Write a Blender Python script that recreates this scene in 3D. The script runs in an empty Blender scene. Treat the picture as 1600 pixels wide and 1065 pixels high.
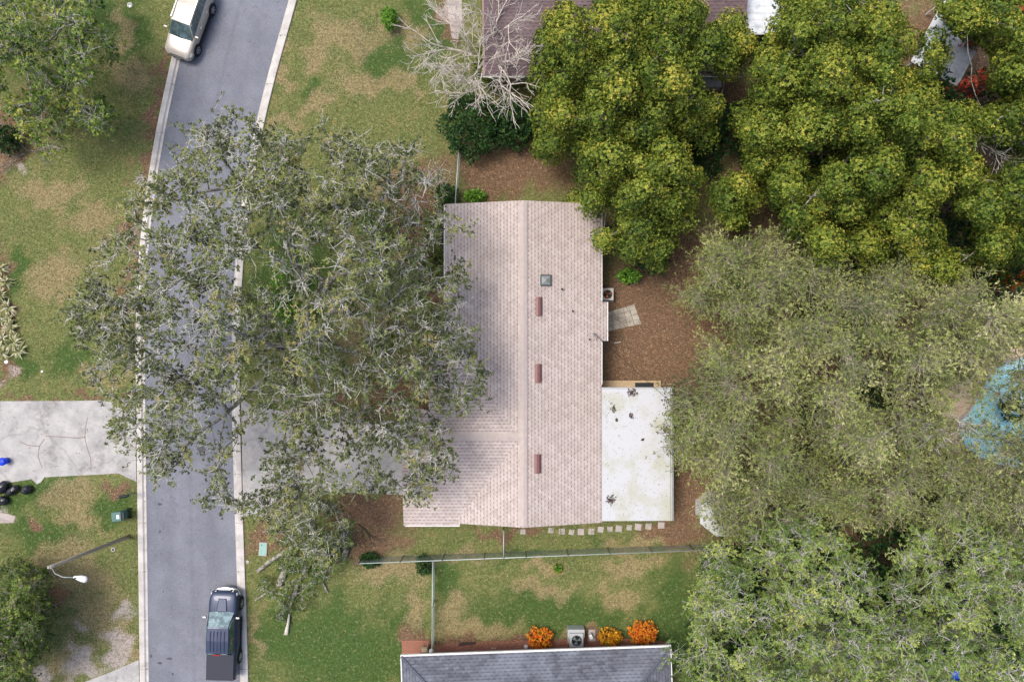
import bpy, math, random
import numpy as np
from mathutils import Vector
R = math.radians
rng = np.random.default_rng(7)
random.seed(7)
S = bpy.context.scene
COL = S.collection
# ---------------------------------------------------------------- camera, sky, sun, exposure
H = 45.0
cam = bpy.data.cameras.new('camera'); cam.sensor_width = 36; cam.lens = 36 * H / 64.0
cam.clip_end = 3000; cam.clip_start = 0.5
co = bpy.data.objects.new('camera', cam); COL.objects.link(co); co.location = (0, 0, H); S.camera = co
W = bpy.data.worlds.new('World'); S.world = W; W.use_nodes = True
nt = W.node_tree; sky = nt.nodes.new('ShaderNodeTexSky'); sky.sky_type = 'NISHITA'; sky.sun_disc = False
SUN_EL, SUN_AZ = 66, 292
sky.sun_elevation = R(SUN_EL); sky.sun_rotation = R(SUN_AZ); sky.air_density = 1.0; sky.dust_density = 4.0; sky.ozone_density = 0.6
nt.links.new(sky.outputs[0], nt.nodes['Background'].inputs[0]); nt.nodes['Background'].inputs[1].default_value = 0.15
sl = bpy.data.lights.new('sun', 'SUN'); sl.energy = 1.6; sl.angle = R(20); sl.color = (1, 0.95, 0.87)
so = bpy.data.objects.new('sun', sl); COL.objects.link(so)
_d = Vector((math.sin(R(SUN_AZ)) * math.cos(R(SUN_EL)), math.cos(R(SUN_AZ)) * math.cos(R(SUN_EL)), math.sin(R(SUN_EL))))
so.rotation_euler = _d.to_track_quat('Z', 'Y').to_euler(); so.location = (0, 0, 60)
S.view_settings.view_transform = 'Standard'; S.view_settings.look = 'None'; S.view_settings.gamma = 1
S.view_settings.exposure = 0.5
S.cycles.max_bounces = 6; S.cycles.diffuse_bounces = 3; S.cycles.transmission_bounces = 4; S.cycles.transparent_max_bounces = 4

def P(px, py, z=0.0):
    f = 0.04 * (H - z) / H
    return Vector(((px - 800) * f, (532.5 - py) * f, z))

# ---------------------------------------------------------------- materials
M = {}
def rgb(c):   # sRGB 0-255 -> linear
    return tuple(((v / 255) / 12.92 if v / 255 <= .04045 else ((v / 255 + .055) / 1.055) ** 2.4) for v in c) + (1,)
class NT:
    def __init__(s, name):
        s.m = bpy.data.materials.new(name); s.m.use_nodes = True; s.t = s.m.node_tree; s.n = s.t.nodes; s.b = s.n['Principled BSDF']
        s.pos = s.n.new('ShaderNodeNewGeometry').outputs['Position']
    def l(s, a, b): s.t.links.new(a, b)
    def noise(s, scale, detail=3, rough=.6, vec=None, dist=0):
        n = s.n.new('ShaderNodeTexNoise'); n.inputs['Scale'].default_value = scale; n.inputs['Detail'].default_value = detail
        n.inputs['Roughness'].default_value = rough; n.inputs['Distortion'].default_value = dist; s.l(vec or s.pos, n.inputs['Vector']); return n.outputs['Fac']
    def math(s, op, a, b=None, c=None, clamp=False):
        n = s.n.new('ShaderNodeMath'); n.operation = op; n.use_clamp = clamp
        for i, v in enumerate((a, b, c)):
            if v is None: continue
            if isinstance(v, (int, float)): n.inputs[i].default_value = v
            else: s.l(v, n.inputs[i])
        return n.outputs[0]
    def step(s, v, lo, hi):
        n = s.n.new('ShaderNodeMapRange'); n.interpolation_type = 'SMOOTHSTEP'; s.l(v, n.inputs[0])
        n.inputs[1].default_value = lo; n.inputs[2].default_value = hi; return n.outputs[0]
    def mix(s, f, a, b, mode='MIX'):
        n = s.n.new('ShaderNodeMix'); n.data_type = 'RGBA'; n.blend_type = mode
        for i, v in ((0, f), (6, a), (7, b)):
            if isinstance(v, (int, float)): n.inputs[i].default_value = v
            elif isinstance(v, tuple): n.inputs[i].default_value = v
            else: s.l(v, n.inputs[i])
        return n.outputs[2]
    def attr(s, name):
        n = s.n.new('ShaderNodeAttribute'); n.attribute_name = name; return n.outputs['Fac']
    def ramp(s, f, stops):
        n = s.n.new('ShaderNodeValToRGB'); s.l(f, n.inputs[0]); e = n.color_ramp.elements
        while len(e) < len(stops): e.new(.5)
        for el, (p, c) in zip(e, stops): el.position = p; el.color = c if len(c) == 4 else tuple(c) + (1,)
        return n.outputs[0]
    def bump(s, h, strength=.3, dist=.02):
        n = s.n.new('ShaderNodeBump'); n.inputs['Strength'].default_value = strength; n.inputs['Distance'].default_value = dist
        s.l(h, n.inputs['Height']); s.l(n.outputs[0], s.b.inputs['Normal'])
    def col(s, c): s.l(c, s.b.inputs['Base Color'])
    def done(s, rough=.8, metal=0, spec=.3, coat=0):
        b = s.b; b.inputs['Roughness'].default_value = rough; b.inputs['Metallic'].default_value = metal
        b.inputs['Specular IOR Level'].default_value = spec; b.inputs['Coat Weight'].default_value = coat; return s.m
def simple(key, c, rough=.7, metal=0, spec=.4, coat=0, var=.12, scale=6, bump=0, dirt=None):
    t = NT(key); base = rgb(c) if max(c) > 1 else tuple(c) + (1,)
    n = t.noise(scale, 4); dk = tuple(v * (1 - var) for v in base[:3]) + (1,); lt = tuple(min(1, v * (1 + var)) for v in base[:3]) + (1,)
    cc = t.mix(t.step(n, .3, .7), dk, lt)
    if dirt: cc = t.mix(t.math('MULTIPLY', t.step(t.noise(scale * .4, 6, .7), .5, .72), dirt[1]), cc, rgb(dirt[0]))
    t.col(cc)
    if bump: t.bump(t.noise(scale * 5, 3), bump, .02)
    M[key] = t.done(rough, metal, spec, coat)
def leafmat(key, stops, trans=.12, rough=.5):
    t = NT(key); c = t.ramp(t.attr('tone'), stops); t.col(c); t.done(rough, 0, .25)
    tr = t.n.new('ShaderNodeBsdfTranslucent'); t.l(c, tr.inputs[0]); mx = t.n.new('ShaderNodeMixShader'); mx.inputs[0].default_value = trans
    t.l(t.b.outputs[0], mx.inputs[1]); t.l(tr.outputs[0], mx.inputs[2]); t.l(mx.outputs[0], t.n['Material Output'].inputs[0]); M[key] = t.m

leafmat('leaf_live_oak', [(0, rgb((62, 66, 36))), (.35, rgb((92, 106, 58))), (.75, rgb((142, 149, 86))), (1, rgb((165, 152, 96)))])
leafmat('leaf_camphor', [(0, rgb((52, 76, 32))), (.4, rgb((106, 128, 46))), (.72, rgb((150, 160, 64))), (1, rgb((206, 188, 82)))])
leafmat('leaf_olive', [(0, rgb((64, 76, 44))), (.4, rgb((116, 130, 66))), (.75, rgb((160, 167, 94))), (1, rgb((192, 190, 138)))])
leafmat('leaf_bright_oak', [(0, rgb((66, 92, 38))), (.4, rgb((112, 136, 62))), (.75, rgb((154, 170, 86))), (1, rgb((196, 196, 112)))])
leafmat('leaf_green', [(0, rgb((44, 64, 24))), (.4, rgb((86, 112, 42))), (.8, rgb((124, 142, 58))), (1, rgb((170, 172, 80)))])
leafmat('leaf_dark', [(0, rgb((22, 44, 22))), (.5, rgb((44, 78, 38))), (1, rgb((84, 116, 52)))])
leafmat('leaf_vivid', [(0, rgb((48, 90, 26))), (.5, rgb((92, 140, 44))), (1, rgb((150, 190, 70)))])
leafmat('leaf_croton', [(0, rgb((150, 70, 26))), (.3, rgb((214, 96, 36))), (.6, rgb((232, 146, 44))), (.85, rgb((228, 178, 50))), (1, rgb((120, 130, 40)))])
leafmat('leaf_croton_yellow', [(0, rgb((140, 84, 24))), (.3, rgb((206, 130, 30))), (.6, rgb((226, 168, 40))), (.85, rgb((230, 190, 60))), (1, rgb((110, 120, 44)))])
leafmat('leaf_red', [(0, rgb((110, 44, 34))), (.45, rgb((178, 62, 48))), (1, rgb((214, 128, 96)))])
leafmat('leaf_blade', [(0, rgb((96, 104, 56))), (.4, rgb((150, 156, 100))), (.75, rgb((190, 180, 140))), (1, rgb((214, 216, 196)))])
leafmat('leaf_fallen', [(0, rgb((78, 56, 42))), (.4, rgb((128, 94, 70))), (.75, rgb((172, 132, 100))), (1, rgb((206, 178, 140)))], .05)
leafmat('grass_blades', [(0, rgb((54, 84, 34))), (.3, rgb((94, 113, 52))), (.55, rgb((138, 142, 82))), (.8, rgb((180, 168, 104))), (1, rgb((208, 186, 140)))], .15)
for k_, a, b, l_ in (('bark_oak', (104, 98, 88), (176, 174, 164), .5), ('bark_dark', (66, 56, 46), (120, 112, 100), .55), ('twig_pale', (130, 126, 114), (206, 204, 196), .46), ('bark_white', (172, 162, 150), (214, 206, 196), .45), ('twig_olive', (118, 112, 90), (176, 170, 146), .48)):
    t = NT(k_); t.col(t.mix(t.step(t.noise(5, 5, .7), l_ - .1, l_ + .12), rgb(a), rgb(b))); t.bump(t.noise(30, 3), .5, .02); M[k_] = t.done(.9, 0, .2)
simple('lead_grey', (84, 90, 92), .5, .2, var=.15)
simple('cut_wood', (206, 168, 128), .85, var=.2, scale=14)
simple('concrete', (178, 172, 170), .9, var=.07, scale=3, bump=.15)
simple('stucco', (196, 184, 166), .9, var=.05, bump=.3)
simple('brick_red', (150, 110, 98), .9, var=.05, bump=.3)
simple('white_paint', (225, 225, 222), .5, var=.04, dirt=((150, 146, 135), .4))
simple('white_plastic', (222, 222, 222), .45, var=.04)
simple('trim_grey', (138, 142, 140), .6, var=.08)
simple('galvanised', (150, 156, 158), .55, .3, var=.12, scale=12)
simple('rail_pale', (178, 190, 184), .45, .3, var=.1, scale=10)
simple('wire_mesh', (150, 162, 152), .5, .5, var=.1)
simple('vent_metal', (128, 92, 90), .5, .1, var=.08)
simple('dark_plastic', (34, 36, 40), .5, var=.15)
simple('black_plastic_bag', (20, 21, 26), .22, spec=.6, var=.3, scale=8)
simple('rubber', (26, 26, 28), .85, var=.15)
simple('rim_metal', (196, 198, 202), .3, .7, var=.1)
simple('chrome', (214, 214, 216), .15, .9, var=.03)
simple('paint_beige', (176, 168, 158), .28, .15, .5, .6, var=.02)
simple('paint_navy', (44, 56, 82), .42, .25, .5, .3, var=.03)
simple('glass_sky', (150, 170, 166), .08, .6, .9, .5, var=.45, scale=3.5)  # pale blotchy base colour stands in for sky reflected in the truck windscreen
simple('bed_cover', (46, 49, 60), .6, var=.06)
simple('glass_dark', (92, 112, 112), .05, .45, .9, .5, var=.35, scale=3)
simple('glass_window', (44, 54, 60), .06, 0, .8, var=.2)
simple('lamp_glass', (230, 230, 225), .1, 0, .8, var=.05)
simple('light_red', (150, 30, 30), .25, var=.1)
simple('bin_green', (74, 112, 106), .5, var=.06, dirt=((120, 130, 120), .4))
simple('bin_blue', (20, 60, 215), .45, var=.06)
simple('label_white', (228, 230, 226), .6, var=.03)
simple('teal_cover', (142, 180, 168), .7, var=.08)
simple('pole_wood', (160, 150, 134), .9, var=.15, scale=9, bump=.3)
simple('terracotta', (140, 78, 56), .8, var=.15)
simple('tan_plastic', (206, 190, 156), .6, var=.06)
simple('weathered_wood', (186, 164, 132), .85, var=.2, scale=12)
simple('ac_metal', (184, 188, 190), .5, .3, var=.05)
simple('ac_cream', (204, 200, 188), .5, .1, var=.06)
simple('copper', (160, 92, 60), .4, .6, var=.1)
simple('blue_fabric', (30, 84, 190), .7, var=.1)
simple('cable_black', (40, 38, 40), .6)
simple('mulch', (150, 104, 86), .95, var=.35, scale=18, bump=.8)
simple('dry_debris', (70, 56, 50), .95, var=.4, scale=14)

# asphalt
t = NT('asphalt')
n1 = t.noise(.5, 4); n2 = t.noise(9, 3, .7); n3 = t.noise(38, 2)
c = t.mix(t.step(n1, .35, .7), rgb((106, 109, 118)), rgb((122, 125, 134)))
c = t.mix(t.math('MULTIPLY', t.step(n3, .42, .66), .42), c, rgb((158, 160, 170)))
c = t.mix(t.math('MULTIPLY', t.step(n2, .5, .72), .3), c, rgb((92, 94, 104)))
w = t.attr('wear'); c = t.mix(t.math('MULTIPLY', w, t.step(t.noise(2.2, 4), .2, .8)), c, rgb((96, 98, 110)))
s2 = t.attr('stain'); 
cv = t.n.new('ShaderNodeTexVoronoi'); cv.feature = 'DISTANCE_TO_EDGE'; cv.inputs['Scale'].default_value = .45; t.l(t.pos, cv.inputs['Vector'])
dn = t.n.new('ShaderNodeVectorMath'); dn.operation = 'MULTIPLY_ADD'
nn = t.n.new('ShaderNodeTexNoise'); nn.inputs['Scale'].default_value = 1.4; nn.inputs['Detail'].default_value = 5; t.l(t.pos, nn.inputs['Vector'])
t.l(nn.outputs['Color'], dn.inputs[0]); dn.inputs[1].default_value = (1.6, 1.6, 0); t.l(t.pos, dn.inputs[2]); t.l(dn.outputs[0], cv.inputs['Vector'])
cr = t.math('MULTIPLY', t.math('LESS_THAN', cv.outputs['Distance'], .012), t.step(t.noise(.35, 2), .48, .62))
c = t.mix(t.math('MULTIPLY', cr, .2), c, rgb((84, 84, 94)))
t.col(c); t.bump(t.noise(60, 2), .6, .01); M['asphalt'] = t.done(.85, 0, .3)
# kerb / driveway concrete with stains and cracks
def concrete(key, a, b, dark, crackscale, amount, stain=.4):
    t = NT(key); c = t.mix(t.step(t.noise(1.1, 5, .65), .3, .7), rgb(a), rgb(b))
    c = t.mix(t.math('MULTIPLY', t.step(t.noise(.6, 7, .75), .5, .7), stain), c, rgb(dark))
    c = t.mix(t.math('MULTIPLY', t.step(t.noise(11, 4, .8), .55, .75), .5), c, rgb(dark))
    v = t.n.new('ShaderNodeTexVoronoi'); v.feature = 'DISTANCE_TO_EDGE'; v.inputs['Scale'].default_value = crackscale
    nn = t.n.new('ShaderNodeTexNoise'); nn.inputs['Scale'].default_value = 1.2; nn.inputs['Detail'].default_value = 5; t.l(t.pos, nn.inputs['Vector'])
    dn = t.n.new('ShaderNodeVectorMath'); dn.operation = 'MULTIPLY_ADD'; t.l(nn.outputs['Color'], dn.inputs[0]); dn.inputs[1].default_value = (1.1, 1.1, 0); t.l(t.pos, dn.inputs[2]); t.l(dn.outputs[0], v.inputs['Vector'])
    c = t.mix(t.math('MULTIPLY', t.math('LESS_THAN', v.outputs['Distance'], .011), amount), c, rgb((96, 88, 84)))
    t.col(c); t.bump(t.noise(25, 4), .3, .01); M[key] = t.done(.92, 0, .2)
concrete('driveway', (158, 156, 155), (184, 181, 178), (122, 117, 114), .2, .2, .8)
concrete('kerb', (180, 175, 170), (206, 201, 196), (142, 134, 127), .01, 0, .7)
concrete('paver_old', (150, 142, 130), (186, 180, 168), (78, 70, 58), .9, .9, .9)
concrete('stepping', (166, 154, 148), (190, 180, 176), (120, 106, 100), .5, .3)
concrete('pool_deck', (204, 178, 150), (220, 200, 174), (160, 134, 108), .3, .2)
# shingles (uv: u = metres down the slope, v = metres along the eave)
def shingles(key, a, b, tab, du, dv, tabf, stain, stainf, streak=0):
    t = NT(key); uv = t.n.new('ShaderNodeUVMap').outputs[0]; sx = t.n.new('ShaderNodeSeparateXYZ'); t.l(uv, sx.inputs[0])
    u, v = sx.outputs[0], sx.outputs[1]
    cu = t.math('DIVIDE', u, du); fu = t.math('FRACT', cu); row = t.math('FLOOR', cu)
    off = t.math('FRACT', t.math('MULTIPLY', row, .37))
    cvv = t.math('ADD', t.math('DIVIDE', v, dv), t.math('MULTIPLY', t.math('PINGPONG', row, 1.0), .5))
    fv = t.math('FRACT', cvv)
    wn = t.n.new('ShaderNodeTexWhiteNoise'); wn.noise_dimensions = '2D'; cb = t.n.new('ShaderNodeCombineXYZ'); t.l(row, cb.inputs[0]); t.l(t.math('FLOOR', cvv), cb.inputs[1]); t.l(cb.outputs[0], wn.inputs['Vector'])
    base = t.mix(wn.outputs['Value'], rgb(a), rgb(b))
    base = t.mix(t.math('MULTIPLY', t.step(t.noise(.35, 5), .42, .7), stainf), base, rgb(stain))
    base = t.mix(t.math('MULTIPLY', t.step(t.noise(1.7, 6, .75), .5, .72), stainf), base, rgb(stain))
    tabm = t.math('MULTIPLY', t.math('LESS_THAN', fu, .34), t.math('LESS_THAN', fv, .52))  # shadow-line dashes of the shingle courses, painted in as darker tab colour
    line = t.math('MULTIPLY', t.math('LESS_THAN', fu, .16), .35)
    base = t.mix(t.math('MAXIMUM', t.math('MULTIPLY', t.math('MULTIPLY', tabm, tabf), t.step(t.noise(2.5, 4, .8), .15, .6)), line), base, rgb(tab))
    base = t.mix(t.math('MULTIPLY', t.step(t.noise(30, 3), .5, .8), .25), base, rgb(tab))
    t.col(base); t.bump(t.math('ADD', fu, t.math('MULTIPLY', t.noise(50, 2), .6)), .25, .01); M[key] = t.done(.9, 0, .2)
shingles('shingle_pink', (179, 166, 160), (199, 187, 181), (116, 92, 90), .2, .255, .66, (168, 155, 143), .32)
shingles('shingle_brown', (98, 84, 86), (118, 102, 104), (64, 52, 54), .19, .33, .6, (150, 136, 136), .3)
shingles('shingle_slate', (80, 83, 91), (104, 107, 115), (52, 54, 62), .19, .33, .55, (140, 146, 158), .5)
simple('ridge_pink', (184, 171, 165), .9, var=.06, scale=4, bump=.2)
simple('ridge_brown', (150, 124, 122), .9, var=.08, bump=.2)
simple('ridge_slate', (92, 97, 110), .9, var=.1, bump=.2)
# white flat roof with algae and litter specks
t = NT('white_roof'); c = t.mix(t.step(t.noise(.45, 5), .45, .62), rgb((192, 194, 197)), rgb((180, 181, 168)))
c = t.mix(t.math('MULTIPLY', t.step(t.noise(7, 5, .8), .62, .74), .3), c, rgb((120, 112, 96))); t.col(c); M['white_roof'] = t.done(.5, 0, .3)
t = NT('metal_roof'); c = t.mix(t.step(t.noise(1.2, 5), .4, .7), rgb((226, 230, 236)), rgb((186, 192, 200))); t.col(c); M['metal_roof'] = t.done(.5, .1, .4)
# pool water
t = NT('water'); vo = t.n.new('ShaderNodeTexVoronoi'); vo.inputs['Scale'].default_value = 1.6; vo.feature = 'DISTANCE_TO_EDGE'; t.l(t.pos, vo.inputs['Vector'])
t.col(t.mix(t.step(t.noise(1.5, 4), .3, .7), rgb((152, 214, 222)), rgb((190, 234, 238)))); t.bump(t.noise(2.5, 3), .15, .05); M['water'] = t.done(.06, 0, .5)

# ground: masks painted as vertex attributes (what grows or lies where), broken up by noise
BL = {'litter': [(1040, 470, 110, 160), (1010, 560, 90, 90), (1080, 700, 60, 160), (800, 262, 130, 42), (1230, 560, 180, 260), (1400, 650, 170, 260), (1350, 250, 260, 220), (1560, 420, 120, 420),
        (600, 800, 50, 30), (560, 790, 40, 30), (690, 450, 16, 90), (640, 610, 60, 50), (560, 640, 60, 25), (1140, 790, 70, 60), (1040, 835, 40, 14), (800, 832, 50, 8), (1150, 180, 60, 60), (655, 1005, 30, 22), (790, 1010, 120, 14), (960, 1004, 60, 16),
        (10, 230, 22, 60), (40, 190, 40, 40), (246, 190, 10, 70), (236, 250, 14, 50), (264, 110, 7, 40), (208, 380, 12, 90), (206, 470, 14, 60), (200, 620, 90, 5), (100, 628, 100, 4), (175, 760, 24, 12), (60, 815, 14, 8), (700, 30, 14, 40), (650, 340, 50, 60), (410, 850, 40, 26), (5, 480, 14, 90), (8, 580, 16, 20), (1500, 100, 120, 120), (560, 845, 60, 30), (75, 930, 24, 20)],
      'dry': [(560, 130, 57, 18), (500, 70, 20, 43), (640, 60, 28, 28), (490, 160, 24, 17), (630, 130, 21, 18), (440, 100, 10, 43), (450, 190, 28, 14), (560, 60, 36, 28), (620, 890, 50, 21), (650, 960, 17, 24), (700, 950, 18, 28), (760, 985, 57, 15), (850, 920, 43, 14), (990, 885, 44, 16), (960, 930, 30, 14), (910, 990, 40, 8), (730, 870, 64, 10), (860, 885, 28, 12),
        (140, 900, 50, 28), (90, 870, 43, 28), (150, 960, 43, 36), (200, 1000, 14, 43), (110, 1030, 43, 28), (150, 340, 36, 28), (90, 430, 43, 36), (100, 770, 43, 21), (130, 810, 28, 21), (210, 120, 28, 28), (190, 60, 14, 57), (560, 520, 64, 43), (620, 380, 43, 43), (600, 300, 43, 28), (400, 990, 10, 43), (80, 300, 57, 21), (150, 590, 43, 14), (1000, 850, 72, 10)],
      'lush': [(520, 1010, 130, 70), (600, 1040, 90, 40), (640, 985, 30, 40), (700, 900, 26, 40), (830, 955, 90, 34), (1060, 960, 40, 90), (930, 970, 70, 20), (610, 90, 50, 50), (570, 60, 30, 30), (480, 130, 14, 20), (670, 40, 40, 60), (200, 60, 30, 60), (170, 20, 60, 30), (70, 760, 60, 30), (20, 790, 30, 20), (180, 790, 40, 30), (30, 570, 20, 26), (24, 430, 14, 40), (450, 440, 70, 90), (430, 640, 10, 8), (790, 280, 40, 14), (110, 560, 40, 30), (1020, 470, 40, 26), (470, 370, 40, 60), (60, 840, 60, 30), (1080, 560, 40, 30), (930, 850, 20, 8), (690, 870, 200, 7)],
      'sand': [(188, 1000, 22, 26), (170, 1025, 20, 14), (135, 985, 8, 6), (190, 955, 20, 12), (115, 1035, 20, 22), (130, 1050, 34, 16), (705, 25, 12, 26), (70, 1045, 14, 14), (10, 590, 10, 12), (40, 265, 14, 8), (5, 810, 20, 10)]}
_vn = np.random.default_rng(99).uniform(0, 1, (64, 64))
def vnoise(px, py, cell):
    u, v = px / cell + 100, py / cell + 100; i, j = np.floor(u).astype(int), np.floor(v).astype(int); fu, fv = u - i, v - j; fu, fv = fu * fu * (3 - 2 * fu), fv * fv * (3 - 2 * fv)
    g = lambda a, b: _vn[a % 64, b % 64]
    return (g(i, j) * (1 - fu) + g(i + 1, j) * fu) * (1 - fv) + (g(i, j + 1) * (1 - fu) + g(i + 1, j + 1) * fu) * fv
def masks(px, py):
    out = {}
    jx = px + 9 * np.sin(py * .071 + 1) + 6 * np.sin(py * .19 + px * .05); jy = py + 8 * np.sin(px * .063) + 6 * np.sin(px * .17 + py * .04)
    for k, bl in BL.items():
        m = np.zeros_like(px)
        for cx, cy, rx, ry in bl:
            d = np.sqrt(((jx - cx) / rx) ** 2 + ((jy - cy) / ry) ** 2)
            m = np.maximum(m, np.clip(1.25 - d * .75, 0, 1))
        h_ = len(k) * 37; out[k] = np.clip(m + (.45 * vnoise(px + h_, py, 42) + .35 * vnoise(px, py + h_, 17) + .2 * vnoise(px, py - h_, 8) - .5) * np.where(m > .02, .75, .3), 0, 1)
    return out
def mesh_np(name, verts, faces, mat, smooth=False, fattr=None, vattr=None):
    verts = np.ascontiguousarray(verts, dtype=np.float32); faces = np.ascontiguousarray(faces, dtype=np.int32)
    me = bpy.data.meshes.new(name); n, k = faces.shape
    me.vertices.add(len(verts)); me.vertices.foreach_set('co', verts.ravel()); me.loops.add(n * k); me.loops.foreach_set('vertex_index', faces.ravel())
    me.polygons.add(n); me.polygons.foreach_set('loop_start', np.arange(0, n * k, k, dtype=np.int32)); me.polygons.foreach_set('loop_total', np.full(n, k, dtype=np.int32))
    me.polygons.foreach_set('use_smooth', np.full(n, smooth, dtype=bool)); me.update(calc_edges=True)
    for d, dom in ((fattr, 'FACE'), (vattr, 'POINT')):
        if d:
            for kk, vv in d.items(): me.attributes.new(kk, 'FLOAT', dom).data.foreach_set('value', np.ascontiguousarray(vv, dtype=np.float32))
    me.materials.append(mat); return me
def wloc(o):
    v = Vector((0, 0, 0))
    while o: v += o.location; o = o.parent
    return v
def link(name, me, parent=None):
    o = bpy.data.objects.new(name, me); COL.objects.link(o)
    if parent: o.parent = parent
    return o
def tag(o, label=None, cat=None, group=None, kind=None):
    for k, v in (('label', label), ('category', cat), ('group', group), ('kind', kind)):
        if v: o[k] = v
    return o
def root(name, label, cat, loc, group=None, rz=0):
    o = bpy.data.objects.new(name, None); COL.objects.link(o); o.location = loc; o.rotation_euler = (0, 0, rz); o.empty_display_size = .3
    return tag(o, label, cat, group)
def npobj(name, verts, faces, mat, parent=None, **kw):
    if parent is not None: verts = verts - np.array(wloc(parent))
    return link(name, mesh_np(name, verts, faces, mat, **kw), parent)

xs = np.concatenate([[-900, -300, -120, -70, -45], np.arange(-36, 36.01, .25), [45, 70, 120, 300, 900]]); ys = np.concatenate([[-900, -300, -120, -60, -32], np.arange(-25, 25.01, .25), [32, 60, 120, 300, 900]])
gx, gy = np.meshgrid(xs, ys); gv = np.stack([gx.ravel(), gy.ravel(), np.zeros(gx.size)], 1)
nx = len(xs); ii = (np.arange(len(ys) - 1)[:, None] * nx + np.arange(nx - 1)[None]).ravel(); gf = np.stack([ii, ii + 1, ii + nx + 1, ii + nx], 1)
mk = masks(gv[:, 0] / .04 + 800, 532.5 - gv[:, 1] / .04)
t = NT('lawn_and_litter')
nA, nB, nC, nD = t.noise(.9, 4, .6), t.noise(4, 4, .7), t.noise(14, 4, .75), t.noise(40, 2, .6)
def ragged(a, amp=.85): return t.step(t.math('ADD', t.attr(a), t.math('MULTIPLY', t.math('SUBTRACT', t.math('ADD', t.math('MULTIPLY', nA, .4), t.math('MULTIPLY', nC, .6)), .5), amp * 2.0)), .22, .82)
g = t.mix(t.step(nC, .35, .68), rgb((84, 97, 48)), rgb((142, 148, 94))); g = t.mix(t.math('MULTIPLY', t.step(nA, .48, .7), .4), g, rgb((160, 142, 98)))
g = t.mix(ragged('lush'), g, t.mix(t.step(nC, .35, .7), rgb((56, 86, 40)), rgb((92, 120, 58))))
g = t.mix(t.math('MULTIPLY', ragged('dry', 1.2), .6), g, t.mix(t.step(nC, .35, .68), rgb((138, 118, 82)), rgb((198, 174, 142))))
g = t.mix(ragged('litter', .6), g, t.mix(t.step(nC, .36, .66), rgb((90, 69, 55)), rgb((156, 126, 102))))
g = t.mix(ragged('sand', .9), g, t.mix(t.step(nC, .35, .7), rgb((158, 146, 134)), rgb((204, 194, 188))))
g = t.mix(t.math('MULTIPLY', t.step(nD, .55, .8), .35), g, rgb((208, 196, 150))); g = t.mix(t.math('MULTIPLY', t.step(nD, .5, .25), .0), g, rgb((50, 50, 24)))
nE = t.noise(5, 5, .85); g = t.mix(t.math('MULTIPLY', t.step(nE, .54, .36), .6), g, rgb((74, 70, 42))); g = t.mix(t.math('MULTIPLY', t.step(nE, .53, .66), .42), g, rgb((196, 180, 146)))
t.col(g); t.bump(t.math('ADD', nC, nD), .7, .06); M['ground'] = t.done(.95, 0, .15)
tag(link('ground', mesh_np('ground', gv, gf, M['ground'], vattr=mk)), 'patchy grass ground with brown leaf litter around the houses', kind='structure')

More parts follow.
